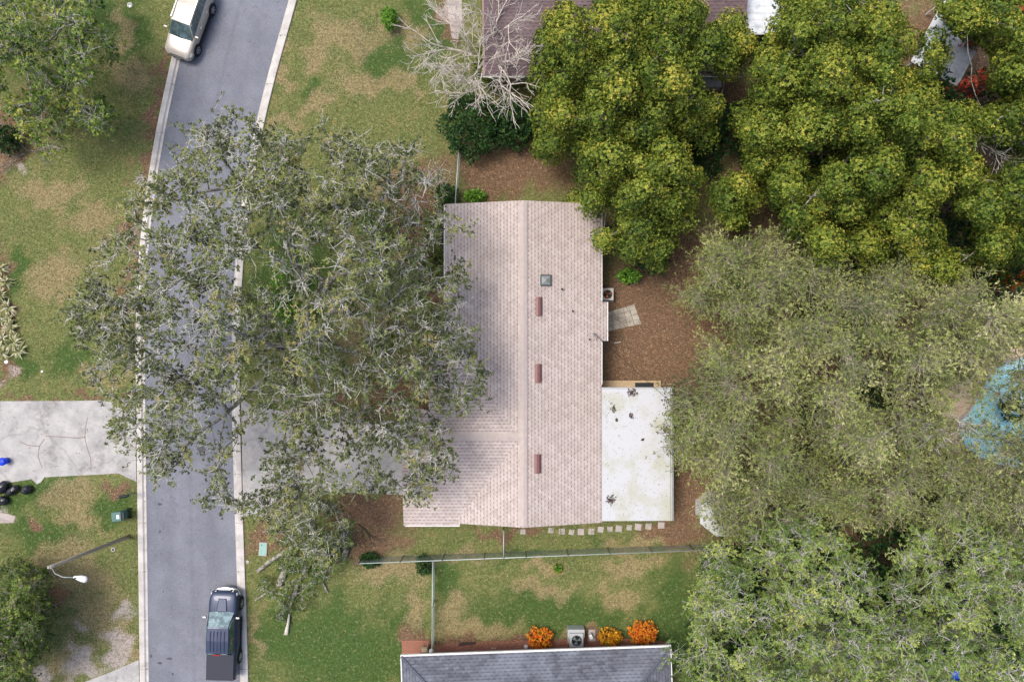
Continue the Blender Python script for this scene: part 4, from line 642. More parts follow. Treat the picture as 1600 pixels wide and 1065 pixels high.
# porch with the white flat roof
X0, X1, Y0, Y1 = 5.30, 9.46, -2.74, -10.62
pr = MB().add([(X0, Y0, 2.5), (X1, Y0, 2.4), (X1, Y1, 2.4), (X0, Y1, 2.5)] + [(X0, Y0, 2.36), (X1, Y0, 2.26), (X1, Y1, 2.26), (X0, Y1, 2.36)], [(3, 2, 1, 0), (4, 5, 6, 7), (0, 1, 5, 4), (1, 2, 6, 5), (2, 3, 7, 6), (3, 0, 4, 7)]).build('porch_roof', 'white_roof', hm)
MB().box((X1 + .05, (Y0 + Y1) / 2, 2.36), (.1, Y0 - Y1, .12)).build('porch_gutter', 'trim_grey', pr); MB().box((X1 - .09, (Y0 + Y1) / 2, 2.418), (.03, Y0 - Y1 - .1, .025)).box(((X0 + X1) / 2, Y0 - .06, 2.465), (X1 - X0 - .1, .03, .025), ry=.024).build('roof_edge_trim', 'trim_grey', pr)
MB().box(((X0 + X1) / 2 - .25, (Y0 + Y1) / 2, .45), (X1 - X0 - .6, Y0 - Y1 - .6, .9)).build('porch_wall', 'stucco', hm)
for yy_ in np.linspace(Y1 + .4, Y0 - .4, 5): MB().box((X1 - .48, yy_, 1.55), (.1, .1, 1.45)).build('porch_post', 'white_paint', hm)
MB().box((X1 - .48, (Y0 + Y1) / 2, 1.6), (.015, Y0 - Y1 - .8, 1.3)).box(((X0 + X1) / 2 - .2, Y1 + .4, 1.6), (X1 - X0 - .6, .015, 1.3)).build('porch_screen', 'glass_window', hm)
# twigs and litter heaps on the white roof
def debris(label, px, py, z, r_, seed, n=14, mat='dry_debris', name='twig_litter'):
    rs = random.Random(seed); b = P(px, py, z); m = MB()
    for i in range(n):
        a = rs.uniform(0, 6.28); p = b + Vector((rs.gauss(0, r_ * .45), rs.gauss(0, r_ * .45), rs.uniform(.012, .04))); l_ = rs.uniform(.4, 1) * r_; d = Vector((math.cos(a), math.sin(a), 0)) * l_ / 2; m.tube([p - d, p + Vector((rs.gauss(0, .02), rs.gauss(0, .02), .012)), p + d], rs.uniform(.006, .014), 4)
        for k in range(2): q = p + Vector((rs.gauss(0, r_ * .3), rs.gauss(0, r_ * .3), .015)); s_ = rs.uniform(.02, .05); m.box(q, (s_ * 2, s_, .008), rz=rs.uniform(0, 3))
    tag(m.build(name, mat), label, 'debris')
debris('tangle of pinkish twigs and leaves at the top of the white roof', 988, 613, 2.46, .28, 1, 22)
debris('dark nest shaped twig heap on the lower part of the white roof', 955, 780, 2.48, .26, 2, 22); debris('small dark leaf pile near the middle of the white roof', 985, 649, 2.46, .14, 3, 10)
debris('fine twigs scattered on the upper left of the white roof', 957, 638, 2.48, .26, 4, 10); debris('short twig on the white roof left of the leaf pile', 963, 655, 2.47, .1, 5, 6); debris('single dark leaf clump in the centre of the white roof', 1003.5, 686, 2.44, .08, 6, 5)
debris('thin sticks lying at the right edge of the white roof', 1040, 672, 2.41, .34, 7, 20)
# wooden step behind the porch
st = root('doorstep', 'weathered wooden step with a dark mat beside the white porch', 'step', P(987, 600, 0)); pa, pb = P(941, 595, .3), P(1033, 610, .3)
MB().box(((pa.x + pb.x) / 2, (pa.y + pb.y) / 2 + .02, .2), (pb.x - pa.x, pa.y - pb.y, .1)).box(((pa.x + pb.x) / 2, pa.y - .06, .28), (pb.x - pa.x, .08, .06)).build('deck', 'weathered_wood', st, bevel=.01)
for x in (pa.x + .1, pb.x - .1, (pa.x + pb.x) / 2): MB().box((x, (pa.y + pb.y) / 2, .07), (.12, .4, .14)).build('support', 'weathered_wood', st)
q = P(1007, 601, .3); MB().box((q.x, q.y - .02, .27), (1.15, .34, .03)).build('mat', 'dark_plastic', st)

# slate roofed neighbour
hs = root('house', 'neighbour house with a slate grey hip roof cut off by the bottom edge', 'house', (1.4, -23, 0)); A, B = Vector((-6.52, -18.57, 2.6)), Vector((9.32, -18.0, 2.6)); ex = (B - A).normalized(); ey = Vector((-ex.y, ex.x, 0)); D = 9.6; h_ = 1.35
C_, D_ = B - ey * D, A - ey * D; R1, R2 = A + ex * D / 2 - ey * D / 2 + Vector((0, 0, h_)), B - ex * D / 2 - ey * D / 2 + Vector((0, 0, h_)); m = MB()
m.slab([A, B, R2, R1], .14).slab([B, C_, R2], .14).slab([C_, D_, R1, R2], .14).slab([D_, A, R1], .14); rs_ = m.build('roof', 'shingle_slate', hs)
m = MB()
for a, b in ((A, R1), (B, R2), (C_, R2), (D_, R1), (R1, R2)):
    for i in range(34): p, q = a.lerp(b, i / 34), a.lerp(b, (i + .92) / 34); m.tube([p + Vector((0, 0, .0)), q + Vector((0, 0, .015))], [.085, .095], 5)
m.build('hip_cap', 'ridge_slate', rs_)
az = math.atan2(ex.y, ex.x); MB().box((A + B) / 2 + ey * .05 + Vector((0, 0, -.07)), ((B - A).length + .1, .1, .13), az).build('gutter', 'white_paint', hs); MB().box((B + C_) / 2 + ex * .03 + Vector((0, 0, -.08)), (.06, D, .14), az).box((A + D_) / 2 - ex * .03 + Vector((0, 0, -.08)), (.06, D, .14), az).build('fascia', 'white_paint', hs)
cc = (A + C_) / 2; MB().box((cc.x, cc.y, 1.2), ((B - A).length - 1.7, D - 1.7, 2.4), az).build('wall', 'brick_red', hs)
# brown roofed neighbour
hn = root('house', 'neighbour house with a brown shingle roof at the top edge', 'house', (6, 20, 0)); xa, xb, ya, yb, z0, z1 = -1.7, 13.5, 15.6, 25.0, 2.6, 3.9; ym = (ya + yb) / 2
m = MB().slab([(xa, ya, z0), (xb, ya, z0), (xb, ym, z1), (xa, ym, z1)], .14).slab([(xb, yb, z0), (xa, yb, z0), (xa, ym, z1), (xb, ym, z1)], .14); rn = m.build('roof', 'shingle_brown', hn)
MB().box(((xa + xb) / 2, ya - .05, z0 - .06), (xb - xa, .1, .13)).build('gutter', 'trim_grey', hn); MB().slab([(xa - .02, ya, z0 + .03), (xa + .1, ya, z0 + .03), (xa + .1, ym, z1 + .03), (xa - .02, ym, z1 + .03)], .1).slab([(xb - .5, ya + 1.6, z0 + .25), (xb + .05, ya + 1.6, z0 + .25), (xb + .05, ym, z1 + .03), (xb - .5, ym, z1 + .03)], .06).build('rake_edge', 'ridge_brown', rn)
MB().box(((xa + xb) / 2, ym, 1.2), (xb - xa - 1, yb - ya - 1, 2.4)).build('wall', 'stucco', hn); window(hn, (3, ya + .5, 1.5), 1.4, 1.1, 'y', -1); window(hn, (8, ya + .5, 1.5), 1.4, 1.1, 'y', -1)
def ribbed(name, label, c, w, d, rz, z, nr, cat='patio roof'):
    r0 = root(name, label, cat, (c[0], c[1], 0)); r0.rotation_euler.z = rz; m = MB(); n = nr * 4
    pts = [(-d / 2 + d * i / n, .035 if i % 4 in (1, 2) else 0) for i in range(n + 1)]; vs = [(x, y, z + b) for x in (-w / 2, w / 2) for y, b in pts] + [(x, y, z - .02 + b) for x in (-w / 2, w / 2) for y, b in pts]; k = n + 1
    m.add(vs, [(i, k + i, k + i + 1, i + 1) for i in range(n)] + [(2 * k + i + 1, 3 * k + i + 1, 3 * k + i, 2 * k + i) for i in range(n)]); m.build('roof_panel', 'metal_roof', r0, local=True)
    for sx in (-1, 1): MB().box((sx * (w / 2 + .03), 0, z - .02), (.06, d, .12)).build('edge_beam', 'white_paint', r0, local=True)
    for sx in (-1, 1):
        for sy in (-1, 1): MB().box((sx * (w / 2 - .15), sy * (d / 2 - .15), (z - .08) / 2), (.1, .1, z - .08)).build('post', 'white_paint', r0, local=True)
    return r0
pc = P(1193, -20, 2.5); ribbed('patio_roof', 'white ribbed metal patio roof right of the brown roof', (pc.x + .02, pc.y), 2.2, 5.6, 0, 2.5, 14)
pc = P(1488, 62, 2.4); ribbed('shed_roof', 'pale ribbed metal roof glimpsed through the upper right trees', (pc.x, pc.y), 3.0, 4.6, R(-28), 2.4, 10)
# pale garden shed among the trees
gs = root('garden_shed', 'small white roofed garden shed half covered by feathery branches', 'shed', P(1137, 805, 0)); q = P(1137, 805, 2.2); pts = [(q.x + 1.65 * math.cos(a) * 1.05, q.y + 1.35 * math.sin(a)) for a in np.linspace(R(22.5), R(382.5), 9)[:-1]]
MB().add([(x, y, 2.1) for x, y in pts] + [(q.x, q.y, 2.6)] + [(x, y, 2.0) for x, y in pts], [(i, (i + 1) % 8, 8) for i in range(8)] + [(9 + i, 9 + (i + 1) % 8, (i + 1) % 8, i) for i in range(8)] + [tuple(range(16, 8, -1))]).build('roof', 'white_roof', gs); MB().prism([(q.x + (x - q.x) * .85, q.y + (y - q.y) * .85) for x, y in pts], 0, 2.02).build('wall', 'white_paint', gs)
# pool
dk = [(1470, 600), (1500, 575), (1530, 560), (1560, 548), (1620, 540), (1740, 545), (1740, 760), (1600, 756), (1540, 742), (1490, 720), (1468, 690), (1466, 640)]; sheet('pool_deck', dk, .03, 'pool_deck', 'tan deck around the pool')
po = [(1548, 576), (1570, 564), (1600, 558), (1680, 562), (1705, 640), (1690, 710), (1620, 735), (1560, 728), (1520, 712), (1500, 690), (1495, 660), (1515, 640), (1530, 610)]
pl = root('swimming_pool', 'light blue swimming pool glimpsed through the trees at the right edge', 'pool', P(1590, 650, 0)); MB().prism([(p.x, p.y) for p in (P(a, b) for a, b in po)][::-1], .031, .05).build('water', 'water', pl)
pp = [P(a, b) for a, b in po]; pp.append(pp[0]); MB().tube([Vector((p.x, p.y, .04)) for p in pp], .12, 6).build('coping', 'stepping', pl)

# ---------------------------------------------------------------- yard objects
def condenser(label, px, py, w, h, top, base='concrete', fan='dark_plastic', hub='copper', extra=False):
    c = P(px, py, h); c.z = 0; rt = root('air_conditioner', label, 'air conditioner', c); MB().box(c + Vector((0, 0, .05)), (w + .15, w + .15, .1)).build('pad', 'concrete', rt)
    MB().box(c + Vector((0, 0, .1 + (h - .1) / 2)), (w, w, h - .1)).build('cabinet', top, rt, bevel=.03); g_ = MB()
    for z in np.arange(.2, h - .1, .06): g_.box(c + Vector((0, 0, z)), (w + .012, w + .012, .012))
    g_.build('louvres', 'trim_grey', rt)
    MB().lathe([(w * .37, 0), (w * .37, .008), (.01, .008)], c + Vector((0, 0, h)), 24).build('fan_well', fan, rt); f_ = MB()
    for i in range(3): a = 2.1 * i; f_.add([c + Vector((math.cos(a + t_) * r_, math.sin(a + t_) * r_, h + .012 + .02 * t_)) for t_, r_ in ((0, .03), (-.1, w * .33), (.75, w * .33), (.9, .05))], [(0, 1, 2, 3)])
    f_.build('fan_blade', 'galvanised' if hub != 'copper' else 'copper', rt); MB().lathe([(.06, .0), (.06, .04), (.02, .05)], c + Vector((0, 0, h + .01)), 12).build('hub', hub, rt); k = MB()
    for r_ in (.12, .2, .28, .36):
        m_ = [c + Vector((math.cos(a) * w * r_, math.sin(a) * w * r_, h + .06)) for a in np.linspace(0, 2 * math.pi, 21)]; k.tube(m_, .005, 4)
    for i in range(8): a = i * math.pi / 4; k.tube([c + Vector((0, 0, h + .07)), c + Vector((math.cos(a) * w * .42, math.sin(a) * w * .42, h + .02))], .005, 4)
    k.build('fan_guard', 'dark_plastic', rt); return rt
condenser('cream air conditioner with a copper coloured fan beside the pink roof', 949.5, 459.5, .74, .75, 'ac_cream')
ac = condenser('large grey air conditioner with a dark round fan at the slate roof', 901, 1000, .84, .9, 'ac_metal', hub='galvanised')
c = P(900, 988, .6); MB().box((c.x, c.y, .38), (1.04, .5, .72)).build('service_box', 'ac_metal', ac, bevel=.02)
c = P(925, 992, .1); ub = root('utility_box', 'small grey meter box on a tan slab beside the large air conditioner', 'utility box', (c.x, c.y, 0)); MB().box((c.x, c.y, .05), (.42, .72, .1)).build('slab', 'stepping', ub); MB().box((c.x - .1, c.y + .05, .3), (.2, .3, .4), rz=.4).build('box', 'white_plastic', ub, bevel=.02)
sp = P(974, 497, 0); pv = root('paver_patio', 'tilted patch of worn grey pavers beside the house', 'paving', sp); q = [P(a, b, 0) for a, b in ((947, 488), (991, 475), (1002, 506), (947, 518))]; n1_, n2_ = 5, 4
for i in range(n1_):
    for j in range(n2_):
        def bl(u, v): return (q[0] * (1 - u) + q[1] * u) * (1 - v) + (q[3] * (1 - u) + q[2] * u) * v
        e = .03; u0, u1, v0, v1 = (i + e) / n1_, (i + 1 - e) / n1_, (j + e) / n2_, (j + 1 - e) / n2_; MB().prism([(p.x, p.y) for p in (bl(u0, v0), bl(u0, v1), bl(u1, v1), bl(u1, v0))], -.02, .05 + .01 * ((i * 7 + j * 3) % 3)).build('paver', 'paver_old', pv)
STS = [(817, 828, .28, 1), (861, 826, .3, 0), (878, 827.5, .34, 0), (893, 828.5, .3, 0), (907.5, 828, .36, 1), (924, 827.5, .34, 0), (938.5, 824.5, .32, 1), (953, 824, .3, 0), (967, 823, .36, 1), (983, 821.5, .3, 0), (997, 820.5, .36, 1), (1013, 819.5, .34, 0), (1033, 818, .36, 1)]
for i, (px, py, s_, li) in enumerate(STS):
    o = MB().box((0, 0, .02), (s_ * 1.12, s_ * 1.12, .06), rz=random.uniform(-.15, .15)).build('stepping_stone', 'paver_old' if not li else 'stepping', bevel=.01); o.location = P(px, py + 2, 0)
    tag(o, 'square concrete stepping stone in the row along the south side of the pink roofed house', 'stepping stone', 'stepping stones beside the house')
def fence(label, pts, hgt, seed, spacing_post=2.6, rail='rail_pale', gate=None):
    a, b = Vector(pts[0]), Vector(pts[1]); d = b - a; L = d.length; e = d.normalized(); rt = root('chain_link_fence', label, 'fence', a); MB().tube([a + Vector((0, 0, hgt)), b + Vector((0, 0, hgt))], .032, 8).build('top_rail', rail, rt, smooth=True); n = max(1, round(L / spacing_post))
    for i in range(n + 1): p = a + d * i / n; MB().lathe([(.035, 0), (.035, hgt + .05), (.045, hgt + .06), (.01, hgt + .1)], p, 8).build('post', 'galvanised', rt, smooth=True)
    p0, p1 = [], []; k = int(L / .125)
    for i in range(-int(hgt / .125), k):
        for sg in (0, 1):
            s0, s1 = i * .125, i * .125 + hgt; z0_, z1_ = (0.03, hgt - .03) if sg == 0 else (hgt - .03, .03); c0, c1 = max(0, s0), min(L, s1)
            if c1 <= c0: continue
            za = z0_ + (z1_ - z0_) * (c0 - s0) / hgt; zb = z0_ + (z1_ - z0_) * (c1 - s0) / hgt; p0.append(tuple(a + e * c0 + Vector((0, 0, za)))); p1.append(tuple(a + e * c1 + Vector((0, 0, zb))))
    r_ = np.full(len(p0), .0045); v, f = tubes(np.array(p0), np.array(p1), r_, r_, 3); npobj('wire_mesh', v, f, M['wire_mesh'], rt); return rt
fh = 1.25
def G(px, py, h=fh): p = P(px, py, h); return Vector((p.x, p.y, 0))
fence('long chain link fence with a pale rail between the pink and slate roofed houses', [G(560, 880), G(1150, 857)], fh, 1)
fence('chain link fence running from the long fence down to the slate roof', [G(676, 877), G(675, 1018)], fh, 2)
fence('short chain link fence between the pink house and the long fence', [G(787, 828), G(787, 870)], fh, 3, 1.5)
fence('chain link fence north of the pink roof beside the dark shrub', [G(717, 232), G(711, 322)], fh, 4)
c = G(674.5, 1014); gp = root('fence_end_post', 'pale pointed post cap where the wire fence meets the slate roof', 'post', c); MB().lathe([(.05, 0), (.05, 1.3), (.13, 1.38), (.15, 1.5), (.06, 1.72), (.0, 1.78)], c, 10).build('post', 'white_plastic', gp, smooth=True)  # capped post at the end of the wire fence, not a drain pipe
# street lamp, leaning outward
bs = P(201, 838, 0); tp = P(76, 886, 7.6); lp = root('street_lamp', 'leaning wooden street lamp pole with a curved arm and white lamp head', 'street lamp', bs); 
MB().tube([bs, bs.lerp(tp, .5), tp], [.13, .105, .08], 12).build('pole', 'pole_wood', lp, smooth=True); a0 = bs.lerp(tp, .975); tip_ = P(118, 901.5, 8.0)
arm = MB().tube([a0, a0.lerp(tip_, .25) + Vector((0, -.16, .18)), a0.lerp(tip_, .6) + Vector((0, -.14, .22)), tip_], .028, 8).build('arm', 'galvanised', lp, smooth=True); hd = P(128, 903.5, 8.0); dv = (hd - tip_).normalized(); sv = Vector((-dv.y, dv.x, 0)); z_ = Vector((0, 0, 1))
MB().box(a0 + Vector((0, 0, .03)), (.2, .12, .25)).build('bracket', 'white_plastic', lp)
def ring(c, w, h): return [c + sv * w * math.cos(a) + z_ * h * math.sin(a) for a in np.linspace(0, 2 * math.pi, 11)[:-1]]
lh = MB().loft([ring(tip_ - dv * .1, .05, .04), ring(tip_ + dv * .05, .1, .07), ring(hd - dv * .05, .17, .1), ring(hd + dv * .18, .18, .1), ring(hd + dv * .28, .1, .06)]).build('lamp_head', 'white_plastic', lp, smooth=True); MB().lathe([(.1, -.13), (.1, -.06), (.04, -.05)], hd + dv * .08, 12).build('lens', 'lamp_glass', lh); MB().lathe([(.035, .09), (.035, .14), (.01, .15)], tip_ + dv * .04, 8).build('photocell', 'dark_plastic', lh)
# bins and bags
c = P(190, 804, .5); c.z = 0; bn = root('wheelie_bin', 'teal green wheelie bin with a white label on its lid near the kerb', 'bin', c, rz=R(6)); MB().loft([[(-.24, -.22, .06), (.2, -.22, .06), (.2, .22, .06), (-.24, .22, .06)], [(-.33, -.29, .95), (.26, -.29, .95), (.26, .29, .95), (-.33, .29, .95)]]).build('body', 'bin_green', bn, local=True, bevel=.03)
ld = MB().loft([[(-.37, -.31, .955), (.27, -.31, .955), (.27, .31, .955), (-.37, .31, .955)], [(-.33, -.27, 1.03), (.25, -.27, 1.04), (.25, .27, 1.04), (-.33, .27, 1.03)]]).build('lid', 'bin_green', bn, local=True, bevel=.03); MB().box((.06, 0, 1.042), (.17, .24, .006)).build('label_sticker', 'label_white', ld, local=True)
MB().box((.34, 0, .93), (.16, .5, .1)).build('handle', 'dark_plastic', bn, local=True, bevel=.02)
for sy in (-1, 1): MB().lathe([(.12, -.03), (.13, 0), (.12, .03)], (.27, sy * .27, .13), 14, 'y').build('wheel', 'rubber', bn, local=True)
c = P(3, 721, .5); c.z = 0; bb = root('storage_tub', 'bright blue plastic tub on the driveway at the left edge', 'tub', c); MB().lathe([(.19, 0), (.23, .45), (.25, .46), (.25, .5), (.22, .5)], (0, 0, 0), 20).build('body', 'bin_blue', bb, local=True, smooth=True); MB().lathe([(.225, .49), (.22, .54), (.05, .555)], (0, 0, 0), 20).build('lid', 'bin_blue', bb, local=True, smooth=True)
def bag(label, px, py, sx, sy, h, rz, seed):
    sx *= 1.6; sy *= 1.6; h *= 1.3; rs = np.random.default_rng(seed); n, k = 11, 18; rings = []
    for i in range(n):
        f = i / (n - 1); pr_ = math.sin(math.pi * min(1, f * .93 + .07)) ** .55; rr = []
        for j in range(k):
            a = 2 * math.pi * j / k; w = 1 + rs.normal(0, .05) + .07 * math.cos(5 * a + seed) * f; rr.append((math.cos(a) * sx * pr_ * w, math.sin(a) * sy * pr_ * w, h * f * (1 + rs.normal(0, .02))))
        rings.append(rr)
    c = P(px, py, h * .5); c.z = 0; rt = root('rubbish_bag', label, 'rubbish bag', c, rz=rz); MB().loft(rings).build('sack', 'black_plastic_bag', rt, local=True, smooth=False, subsurf=1); MB().lathe([(.05, h * .95), (.02, h * 1.02), (.06, h * 1.12)], (0, 0, 0), 8).build('knot', 'black_plastic_bag', rt, local=True)
bag('black rubbish bag on its own at the right of the heap', 41, 765, .22, .19, .38, .3, 1); bag('largest black rubbish bag lying flat in the middle of the heap', 19, 766, .3, .17, .34, .6, 2); bag('black rubbish bag at the top left of the heap', 4, 761, .28, .2, .42, 1.1, 3); bag('black rubbish bag lowest in the heap at the left edge', 4, 782, .24, .19, .36, 0, 4)
c = P(194, 775, 1.1); c.z = 0; mb_ = root('mailbox', 'small black mailbox on a post near the left kerb', 'mailbox', c, rz=R(8)); MB().tube([(0, 0, 0), (0, 0, 1.02)], .045, 8).build('post', 'pole_wood', mb_, local=True)
pf = [(-.09, 0), (-.09, .1), (-.06, .17), (0, .2), (.06, .17), (.09, .1), (.09, 0)]; MB().loft([[(x, a, 1.02 + b) for a, b in pf] for x in (-.27, .25)]).build('box', 'dark_plastic', mb_, local=True); MB().box((.26, 0, 1.1), (.02, .17, .16)).build('door', 'dark_plastic', mb_, local=True)
# meter lids, covers and small items
def disc(name, label, px, py, r_, mats, cat):
    c = P(px, py, 0); rt = root(name, label, cat, c); MB().lathe([(r_, 0), (r_, .035), (r_ * .62, .04)], c, 18).build('collar', mats[0], rt); MB().lathe([(r_ * .6, .02), (r_ * .58, .046), (.01, .05)], c, 14).build('lid', mats[1], rt)
disc('valve_cover', 'small round valve cover with a pale ring below the lamp pole', 177, 858, .13, ('concrete', 'dark_plastic'), 'cover'); disc('valve_cover', 'dark blue valve cover with a pale collar on the top left lawn', 203, 8.5, .17, ('concrete', 'glass_dark'), 'cover')
disc('clean_out_cap', 'pale round cap beside the kerb below the teal cover', 387, 877, .1, ('concrete', 'concrete'), 'cap'); disc('lawn_stone', 'white stone on the left lawn above the driveway', 10, 565, .12, ('white_plastic', 'white_plastic'), 'stone'); disc('lawn_stone', 'tiny white pebble on the lawn left of the oak', 66, 580, .07, ('white_plastic', 'white_plastic'), 'stone')
c = P(411.5, 857, 0); tc = root('utility_cover', 'rectangular pale teal utility cover set in the grass by the kerb', 'cover', c, rz=R(-4)); MB().box((0, 0, .03), (.5, .84, .1)).build('frame', 'concrete', tc, local=True, bevel=.01); MB().box((0, 0, .085), (.42, .74, .02)).build('lid', 'teal_cover', tc, local=True); MB().box((-.1, .27, .098), (.06, .05, .01)).build('lift_slot', 'dark_plastic', tc, local=True)
c = P(663.5, 1013, .4); c.z = 0; ch = root('garden_chair', 'small tan plastic chair on the red mulch bed', 'chair', c); MB().box((0, -.05, .4), (.36, .32, .03)).build('seat', 'tan_plastic', ch, local=True, bevel=.01); MB().box((0, .13, .62), (.36, .05, .2)).build('backrest', 'tan_plastic', ch, local=True, bevel=.01)
for x in (-.15, .15):
    MB().box((x, -.18, .2), (.04, .04, .38)).build('leg', 'tan_plastic', ch, local=True); MB().box((x, .13, .26), (.04, .04, .52)).build('leg', 'tan_plastic', ch, local=True)
c = P(730, 1005, 0); tag(MB().prism([(c.x + a, c.y + b) for a, b in ((-.55, -.12), (.5, -.02), (.55, .12), (-.3, .1), (-.5, .03))], -.02, .06).build('paving_slab', 'dry_debris'), 'dark flat slab lying in the mulch strip', 'slab')
c = P(771, 1012, .05); tag(MB().tube([c + Vector((-.15 + .075 * i, .06 * (-1) ** i, 0)) for i in range(5)], .03, 6).build('hose_piece', 'tan_plastic'), 'short pale squiggle of hose on the mulch strip', 'hose')
rs = random.Random(5); c = P(822, 1010, .1)
o = MB().loft([[(math.cos(a) * r_ * rs.uniform(.85, 1.15), math.sin(a) * r_ * rs.uniform(.85, 1.15), z) for a in np.linspace(0, 6.28, 9)[:-1]] for r_, z in ((.12, -.05), (.15, .05), (.1, .14))]).build('garden_rock', 'white_paint', bevel=.02); o.location = (c.x, c.y, .02); tag(o, 'white rock in the mulch beside the orange croton bush', 'rock')
c = P(965, 535, .1); tag(MB().tube([(c.x - .2, c.y - .03, .05), (c.x + .2, c.y + .04, .05)], .03, 6).build('pipe_offcut', 'white_paint'), 'short white pipe offcut lying on the litter behind the pink house', 'pipe')
c = P(1110, 131, .5); c.z = 0; ub = root('storage_box', 'white box standing behind the brown roofed house under the trees', 'box', c); MB().box((0, 0, .4), (1.1, .6, .8)).build('body', 'white_plastic', ub, local=True, bevel=.02); MB().box((0, 0, .83), (1.16, .66, .05)).build('lid', 'white_plastic', ub, local=True, bevel=.01)
c = P(1498, 1058, .8); c.z = 0; bl_ = root('blue_object', 'bright blue object given a chair shape, glimpsed at the bottom edge under the oaks', 'chair', c); MB().box((0, 0, .45), (.5, .5, .03)).build('seat', 'blue_fabric', bl_, local=True); MB().box((0, -.24, .72), (.5, .04, .5)).build('backrest', 'blue_fabric', bl_, local=True)  # unidentified small blue object; its chair shape is made up
for x in (-.22, .22):
    for y in (-.22, .22): MB().tube([(x, y, 0), (x, y, .44)], .015, 6).build('leg', 'dark_plastic', bl_, local=True)
c = P(6, 88, .4); c.z = 0; lo_ = root('garden_ornament', 'white object with a dark red patch half hidden under the corner tree', 'ornament', c); MB().lathe([(.22, 0), (.28, .2), (.2, .4), (.1, .5), (.02, .55)], (0, 0, 0), 14).build('body', 'white_plastic', lo_, local=True, smooth=True); MB().lathe([(.16, .42), (.13, .49), (.04, .57)], (-.05, .02, .0), 10).build('patch', 'light_red', lo_, local=True)

# ---------------------------------------------------------------- vehicles (x forward, y left)
def add_wheel(parent, x, y, r_, w, sgn):
    ty = MB().lathe([(r_ * .6, -w / 2), (r_ * .92, -w / 2), (r_, -w * .38), (r_, w * .38), (r_ * .92, w / 2), (r_ * .6, w / 2)], (x, y, r_), 28, 'y').build('wheel', 'rubber', parent, local=True)
    m = MB(); m.lathe([(r_ * .62, sgn * w * .2), (r_ * .62, sgn * w * .5), (r_ * .56, sgn * w * .52), (r_ * .52, sgn * w * .3), (.01, sgn * w * .28)], (x, y, r_), 24, 'y')
    for i in range(5):
        a = 2 * math.pi * i / 5 + .3; c = Vector((math.cos(a) * r_ * .33, sgn * w * .42, math.sin(a) * r_ * .33)) + Vector((x, y, r_)); m.box(c, (r_ * .55, .04, r_ * .17), ry=-a)
    m.lathe([(.06, sgn * w * .3), (.055, sgn * w * .52), (.01, sgn * w * .53)], (x, y, r_), 12, 'y').build('rim', 'rim_metal', ty, local=True)
def body_loft(st, k=None):
    rings = []
    for x, prof in st: rings.append([(x, -w, z) for w, z in prof] + [(x, w, z) for w, z in prof[::-1]])
    return MB().loft(rings)
def quad_panel(c4, off=.012, th=.01):
    q = [Vector(p) for p in c4]; n = (q[1] - q[0]).cross(q[3] - q[0]).normalized(); a = [p + n * off for p in q]; b = [p - n * .01 for p in q]; return MB().add(a + b, [(0, 1, 2, 3), (7, 6, 5, 4), (0, 4, 5, 1), (1, 5, 6, 2), (2, 6, 7, 3), (3, 7, 4, 0)])
def inset(c4, f=.08, g=.1):
    a, b, c, d = [Vector(p) for p in c4]; 
    def bl(u, v): return (a * (1 - u) + b * u) * (1 - v) + (d * (1 - u) + c * u) * v
    return [bl(f, g), bl(1 - f, g), bl(1 - f, 1 - g), bl(f, 1 - g)]
